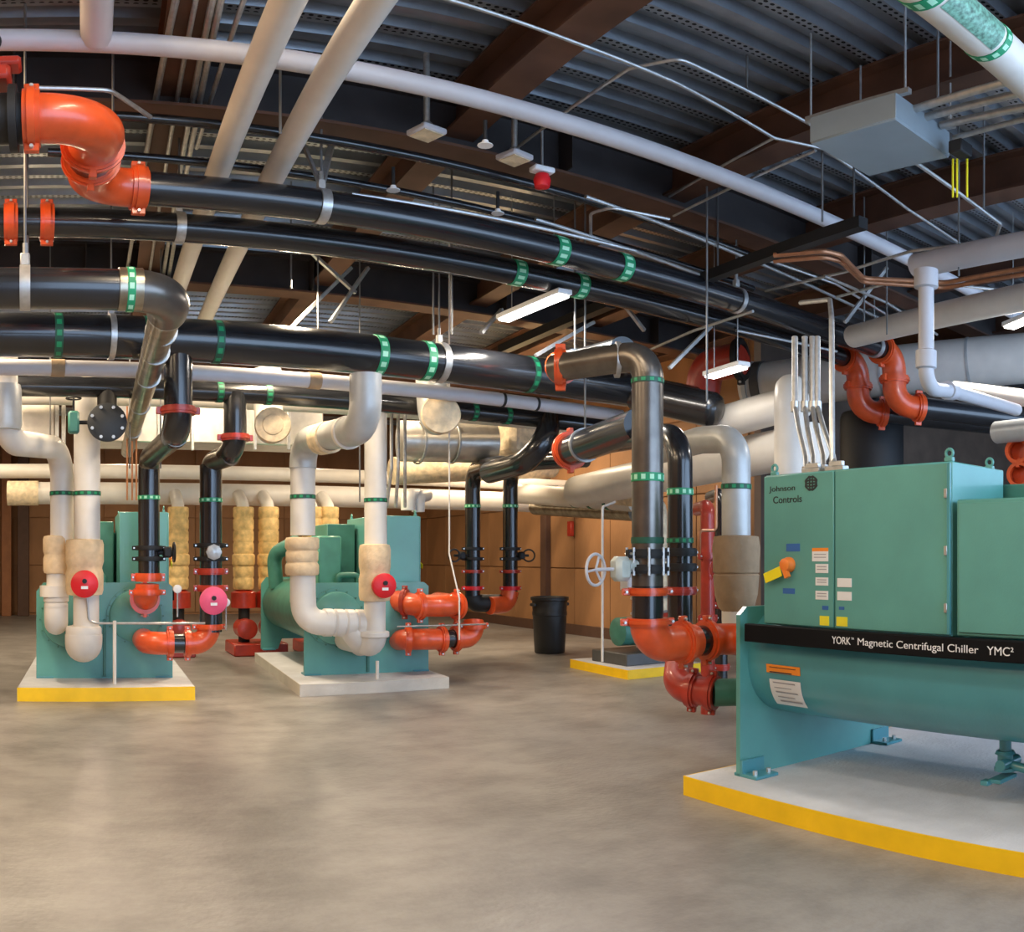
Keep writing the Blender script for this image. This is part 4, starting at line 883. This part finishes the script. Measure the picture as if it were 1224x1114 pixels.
# conduits into the cabinet roof
ct = V((3.95, 3.25, 2.06))
for i, (px, o) in enumerate(((950, 0), (962, .06), (971, .10), (977, .16))):
    a = PR(px, 403, 5.9); b_ = PR(px, 485, 5.75); c = PX(px+[14, 10, 14, 22][i], 562, 3.98); c.z = 2.05
    t = thing('cabinet_conduit', 'steel conduit dropping into the cabinet roof, '+['closest to the pale riser', 'second from the pale riser', 'third from the pale riser', 'fourth, beside the tall bent conduit'][i], 'conduit', c, 'conduits feeding the close cabinet')
    G().cyl(a, b_, .021, seg=12).build('rigid_tube', STEEL, t); G().cyl(b_+V((0, 0, .03)), b_-V((0, 0, .04)), .030, seg=12).build('connector', BOLT, t)
    pts = [b_, lerp(b_, c, .35)+V((0, 0, .0)), lerp(b_, c, .75)+V((.02, 0, 0)), c]
    G().tube(pts, .017, .15, 10).build('flexible_tail', STEEL, t); G().cyl(c-V((0, 0, .005)), c+V((0, 0, .05)), .028, seg=10).build('gland', BOLT, t)
conduit('tall bent steel conduit ending at the cabinet roof', [(957, 362, 6.3), (992, 358, 5.9), (994, 380, 5.6), (995, 560, 5.25)], None, .018)
for i, (px, py) in enumerate(((972, 553), (1000, 549))):
    q = PX(px, py, 3.93); q.z = 2.065; t = thing('conduit_bracket', ['pale bracket on cabinet roof under flexible tails', 'pale bracket on cabinet roof by the door gap'][i], 'bracket', q); G().box(q, (.06, .14, .03), b=.004).build('plate', STEEL, t); G().box(q+V((0, 0, .03)), (.03, .10, .03), b=.004).build('saddle', BOLT, t)

# ================================================================ BACKGROUND
t = longpipe('insulated_header', 'upper cream insulated header behind the distant chillers', 'pipe', [V((-1.2, 14.2, 2.95)), V((9.47, 14.6, 2.95))], .12, WHT)
t = longpipe('insulated_header', 'lower cream insulated header behind the distant chillers', 'pipe', [V((-1.0, 14.0, 2.57)), V((9.47, 14.3, 2.57))], .18, WHT)
p = PY(37, 592, 13.9); G().ring(V((-.75, 14.0, 2.57)), (1, 0, 0), .17, .2, .5).build('end_sleeve', CAP, t)
nm = ['beside the first black riser', 'between the pink valve disc and the ribbed elbow', 'just behind the ribbed white riser', 'over the green motor box', 'behind the middle chiller cabinet edge']
for i, px in enumerate((213, 291, 321, 373, 393)):
    Y = 13.5; t = thing('insulated_pump', 'yellow insulated pump stand on red base '+nm[i], 'pump', PY(px, 780, Y), 'yellow insulated pumps against the header')
    b0 = PY(px, 780, Y); x, y = b0.x, Y
    G().tube([V((x, y, 1.0)), V((x, y, 2.35)), V((x, y+.4, 2.55))], .10, .2).build('riser', WHT, t)
    z1 = PY(px, 606, Y).z; z2 = PY(px, 705, Y).z; prof = [(0, .1)]
    n = 7
    for k in range(n): h = (z1-z2)/n; rr_ = .165 if k != 2 else .18; prof += [(k*h+.01, rr_*.93), (k*h+.04, rr_), (k*h+h-.02, rr_), (k*h+h, rr_*.93)]
    prof.append((z1-z2, .1)); G().lathe(V((x, y, z2)), (0, 0, 1), [(a, b2) for a, b2 in prof], 18).build('insulation', YINS, t)
    G().lathe(V((x, y, z2-.3)), (0, 0, 1), [(0, .08), (.02, .2), (.26, .2), (.30, .12)], 18).build('pump_body', RED, t)
    G().box(V((x, y, .1)), (.45, .8, .2), b=.02).build('base', RED, t); G().cyl(V((x, y-.05, .2)), V((x, y-.05, z2-.25)), .09).build('pedestal', BLKM, t)
    G().lathe(V((x, y-.35, .42)), (0, 1, 0), [(0, .1), (.02, .16), (.4, .16), (.45, .08)], 18).build('motor', RED, t)
# ducts
t = thing('round_duct', 'shiny sheet metal duct behind the large tan end cap', 'duct', PY(560, 530, 11.0)); G().tube([PY(478, 527, 11.2), PY(590, 530, 11.0)], .29, 0, 28).build('duct', DUCT, t)
for px in (500, 540, 585): q = PY(px, 529, 11.05); G().ring(q, (1, .0, 0), .285, .305, .03, 28).build('seam', STEEL, t)
t = thing('wrapped_duct', 'cream foil wrapped duct between shiny duct and black pipes', 'duct', PY(640, 530, 11.3)); G().box(PY(640, 526, 11.6), (1.5, .9, .62), (1, .1, 0), b=.08).build('duct', CAP, t)
t = thing('wrapped_duct', 'low cream wrapped duct under the shiny duct', 'duct', PY(520, 560, 12.4)); G().tube([PY(470, 563, 12.6), PY(660, 556, 12.8)], .22, 0, 22).build('duct', CAP, t)
t = thing('rectangular_duct', 'pale sheet metal duct behind the white elbow at the edge', 'duct', PY(40, 505, 10.6)); G().box(PY(40, 500, 10.6), (.55, .8, .62), b=.02).build('duct', DUCT, t); G().box(PY(68, 500, 10.2), (.05, .05, .9), b=.004).build('stiffener', STEEL, t); G().box(PY(76, 500, 10.2), (.05, .05, .9), b=.004).build('stiffener', STEEL, t)
t = thing('rectangular_duct', 'long pale sheet metal duct behind the black branch pipes', 'duct', PY(260, 520, 12.3)); G().box(PY(250, 512, 12.4), (3.2, .8, .55), (1, .02, 0), b=.02).build('duct', DUCT, t)
for px in (190, 230, 305, 345): q = PY(px, 512, 11.95); G().box(q, (.04, .06, .62), b=.004).build('seam', STEEL, t)
# small tubes hanging down by the first black riser
for i, px in enumerate((152, 158, 163)):
    tag(G().tube([PY(px, 470, 10.6), PY(px, 598, 10.6)], .012, 0, 6).build('copper_tube', COPP), 'thin hanging copper tube '+['farthest from', 'midway to', 'nearest'][i]+' the first black riser', 'tube', 'thin copper tubes by the black riser')
for i, px in enumerate((468, 476, 484)):
    tag(G().tube([PY(px, 468, 9.9), PY(px, 560, 9.9), PY(px-6+i*3, 606, 10.1)], .022, .1, 8).build('conduit', STEEL), 'vertical steel conduit '+['next to the white riser', 'in the middle of three', 'nearest the shiny duct'][i]+' above the distant cabinet', 'conduit', 'conduits above the distant cabinet')
t = thing('white_fitting', 'short cream elbow pair on top of the distant cabinet', 'pipe fitting', PY(492, 600, 11)); G().tube([PY(488, 610, 11), PY(488, 592, 11), PY(500, 592, 11.3)], .1, .1).build('elbow', WHT, t); G().tube([PY(500, 612, 11.1), PY(500, 594, 11.1), PY(510, 592, 11.5)], .09, .1).build('elbow', WHT, t)
# chain-like vertical pull line near the orange fittings
conduit('thin pale line hanging from the ducts to the orange fittings', [(537, 525, 9.6), (537, 660, 9.6), (549, 715, 9.5), (549, 760, 9.4)], None, .009, WHT, 'hanging_line', 'line', .1, None) if 0 else tag(G().tube([PR(537, 480, 9.6)+V((0, 0, 1.9)), PR(537, 662, 9.6), PR(549, 715, 9.5), PR(549, 765, 9.5)], .009, .1, 6).build('hanging_line', WHT), 'thin pale line hanging from the ducts to the orange fittings', 'line')
# bin
b0 = PZ(657, 780, 0.0); t = thing('trash_bin', 'round black lidless plastic bin standing near the brown wall', 'bin', b0)
G().lathe(b0, (0, 0, 1), [(0, .235), (.02, .245), (.55, .272), (.60, .272), (.61, .282), (.66, .282), (.67, .276), (.84, .285), (.85, .31), (.90, .31), (.905, .29), (.86, .275), (.05, .22), (.05, 0)], 28).build('body', PLB, t)
for s in (-1, 1): G().box(b0+V((s*.31, 0, .78)), (.05, .14, .05), b=.012).build('handle', PLB, t)
# white handwheel valve stand on the small pad
Y = 9.2; t = thing('pump_skid', 'grey and black pump skid on the small yellow edged pad', 'pump', V((7.3, 9.4, .12)))
G().box((7.18, 9.4, .2), (.95, .8, .16), b=.01).build('base', STKD, t)
G().lathe((6.75, 9.3, .55), (1, 0, 0), [(0, .1), (.03, .19), (.5, .2), (.55, .12)], 20).build('motor', TEALD, t); G().lathe((7.35, 9.3, .55), (1, 0, 0), [(0, .1), (.03, .25), (.2, .25), (.25, .12)], 20).build('volute', RED, t)
G().tube([(7.5, 9.3, .7), (7.5, 9.3, 2.3), (7.5, 10.3, 2.4)], .1, .2).build('discharge_pipe', CAP, t); G().box((7.35, 9.6, 1.25), (.5, .2, .35), b=.02).build('control_panel', LIL, t); G().cyl((7.35, 9.6, .2), (7.35, 9.6, 1.1), .03).build('post', STEEL, t)
for z in (.8, 1.0, 1.5): G().cyl((6.85, 9.1, z), (7.6, 9.2, z), .018, seg=8).build('rail', STEEL, t)
t = thing('stand_pipe', 'thin pale vertical pipe on the small pad by the handwheel', 'pipe', PY(720, 785, 9.0)); G().tube([PY(720, 791, 9.0), PY(720, 606, 9.0), PY(735, 600, 9.2)], .016, .05, 8).build('pipe', WHT, t)
# black pipes under the lamp towards the gunmetal riser
for i, (a, b_, r, m, lb) in enumerate(((PR(668, 440, 8.4), PR(745, 420, 7.2), .13, BLK, 'black pipe with orange ring beside the gunmetal bend'), (PR(678, 540, 8.6), PR(765, 508, 7.2), .15, BLK, 'black ribbed pipe with steel strap below the thick header'), (PR(600, 470, 9.6), PR(600, 470, 9.6), .1, BLK, ''))):
    if i == 2: continue
    t = longpipe('black_pipe', lb, 'pipe', [a, b_], r, m); coupling(t, lerp(a, b_, .05), b_-a, r, ORG, .08, False); G().ring(lerp(a, b_, .28), b_-a, r, r+.016, .03).build('strap', STEEL, t); q = lerp(a, b_, .28); G().cyl(q+V((0, 0, r)), V((q.x, q.y, DECK+.07)), .009, seg=6).build('rod', RODM, t)
h = onpipe(E0p, E1p, 655)
t = thing('black_branch', 'black branch dropping from the slim header to a wide bend', 'pipe', h); G().tube([h, PR(655, 545, 9.8), PR(585, 565, 11.2)], .14, .3, 20, 10).build('pipe', BLK, t)
t = thing('black_branch', 'black end cap of a header behind the gunmetal riser', 'pipe', PR(840, 488, 9.6)); G().tube([PR(760, 470, 9.9), PR(852, 490, 9.5)], .2, 0, 24).build('pipe', BLK, t); G().lathe(PR(852, 490, 9.5), PR(852, 490, 9.5)-PR(760, 470, 9.9), [(0, .2), (.06, .17), (.1, .1), (.11, 0)], 24).build('end_cap', BLK, t)
# trapeze braces in the clutter under the deck
for i, (a, b_) in enumerate((((340, 400), (420, 320)), ((370, 300), (425, 350)), ((395, 385), (440, 320)), ((735, 350), (770, 395)), ((640, 425), (710, 385)), ((800, 440), (850, 390)), ((1010, 385), (1060, 320)), ((575, 398), (600, 370)))):
    p, q = PR(*a, 8.6), PR(*b_, 9.0)
    tag(G().bar(p, q, .035, .035).build('strut_brace', STEEL), 'thin galvanised brace strut '+['below the second black main', 'crossing under the second black main', 'nearest the steel strap hanger', 'near the gunmetal bend top', 'leading to the first lit lamp', 'over the dark red fitting', 'near the copper tubes', 'beside the unlit brown beam'][i], 'brace', 'diagonal strut braces')

# ---------------------------------------------------------------- a thing of a single piece is that one mesh
for o in [o for o in bpy.data.objects if o.type == 'EMPTY' and len(o.children) == 1]:
    c = o.children[0]
    if c.children: continue
    for k in ('label', 'category', 'group'):
        if k in o: c[k] = o[k]
    n = o.name; c.parent = None; c.location = V(c.location)+V(o.location); bpy.data.objects.remove(o); c.name = n
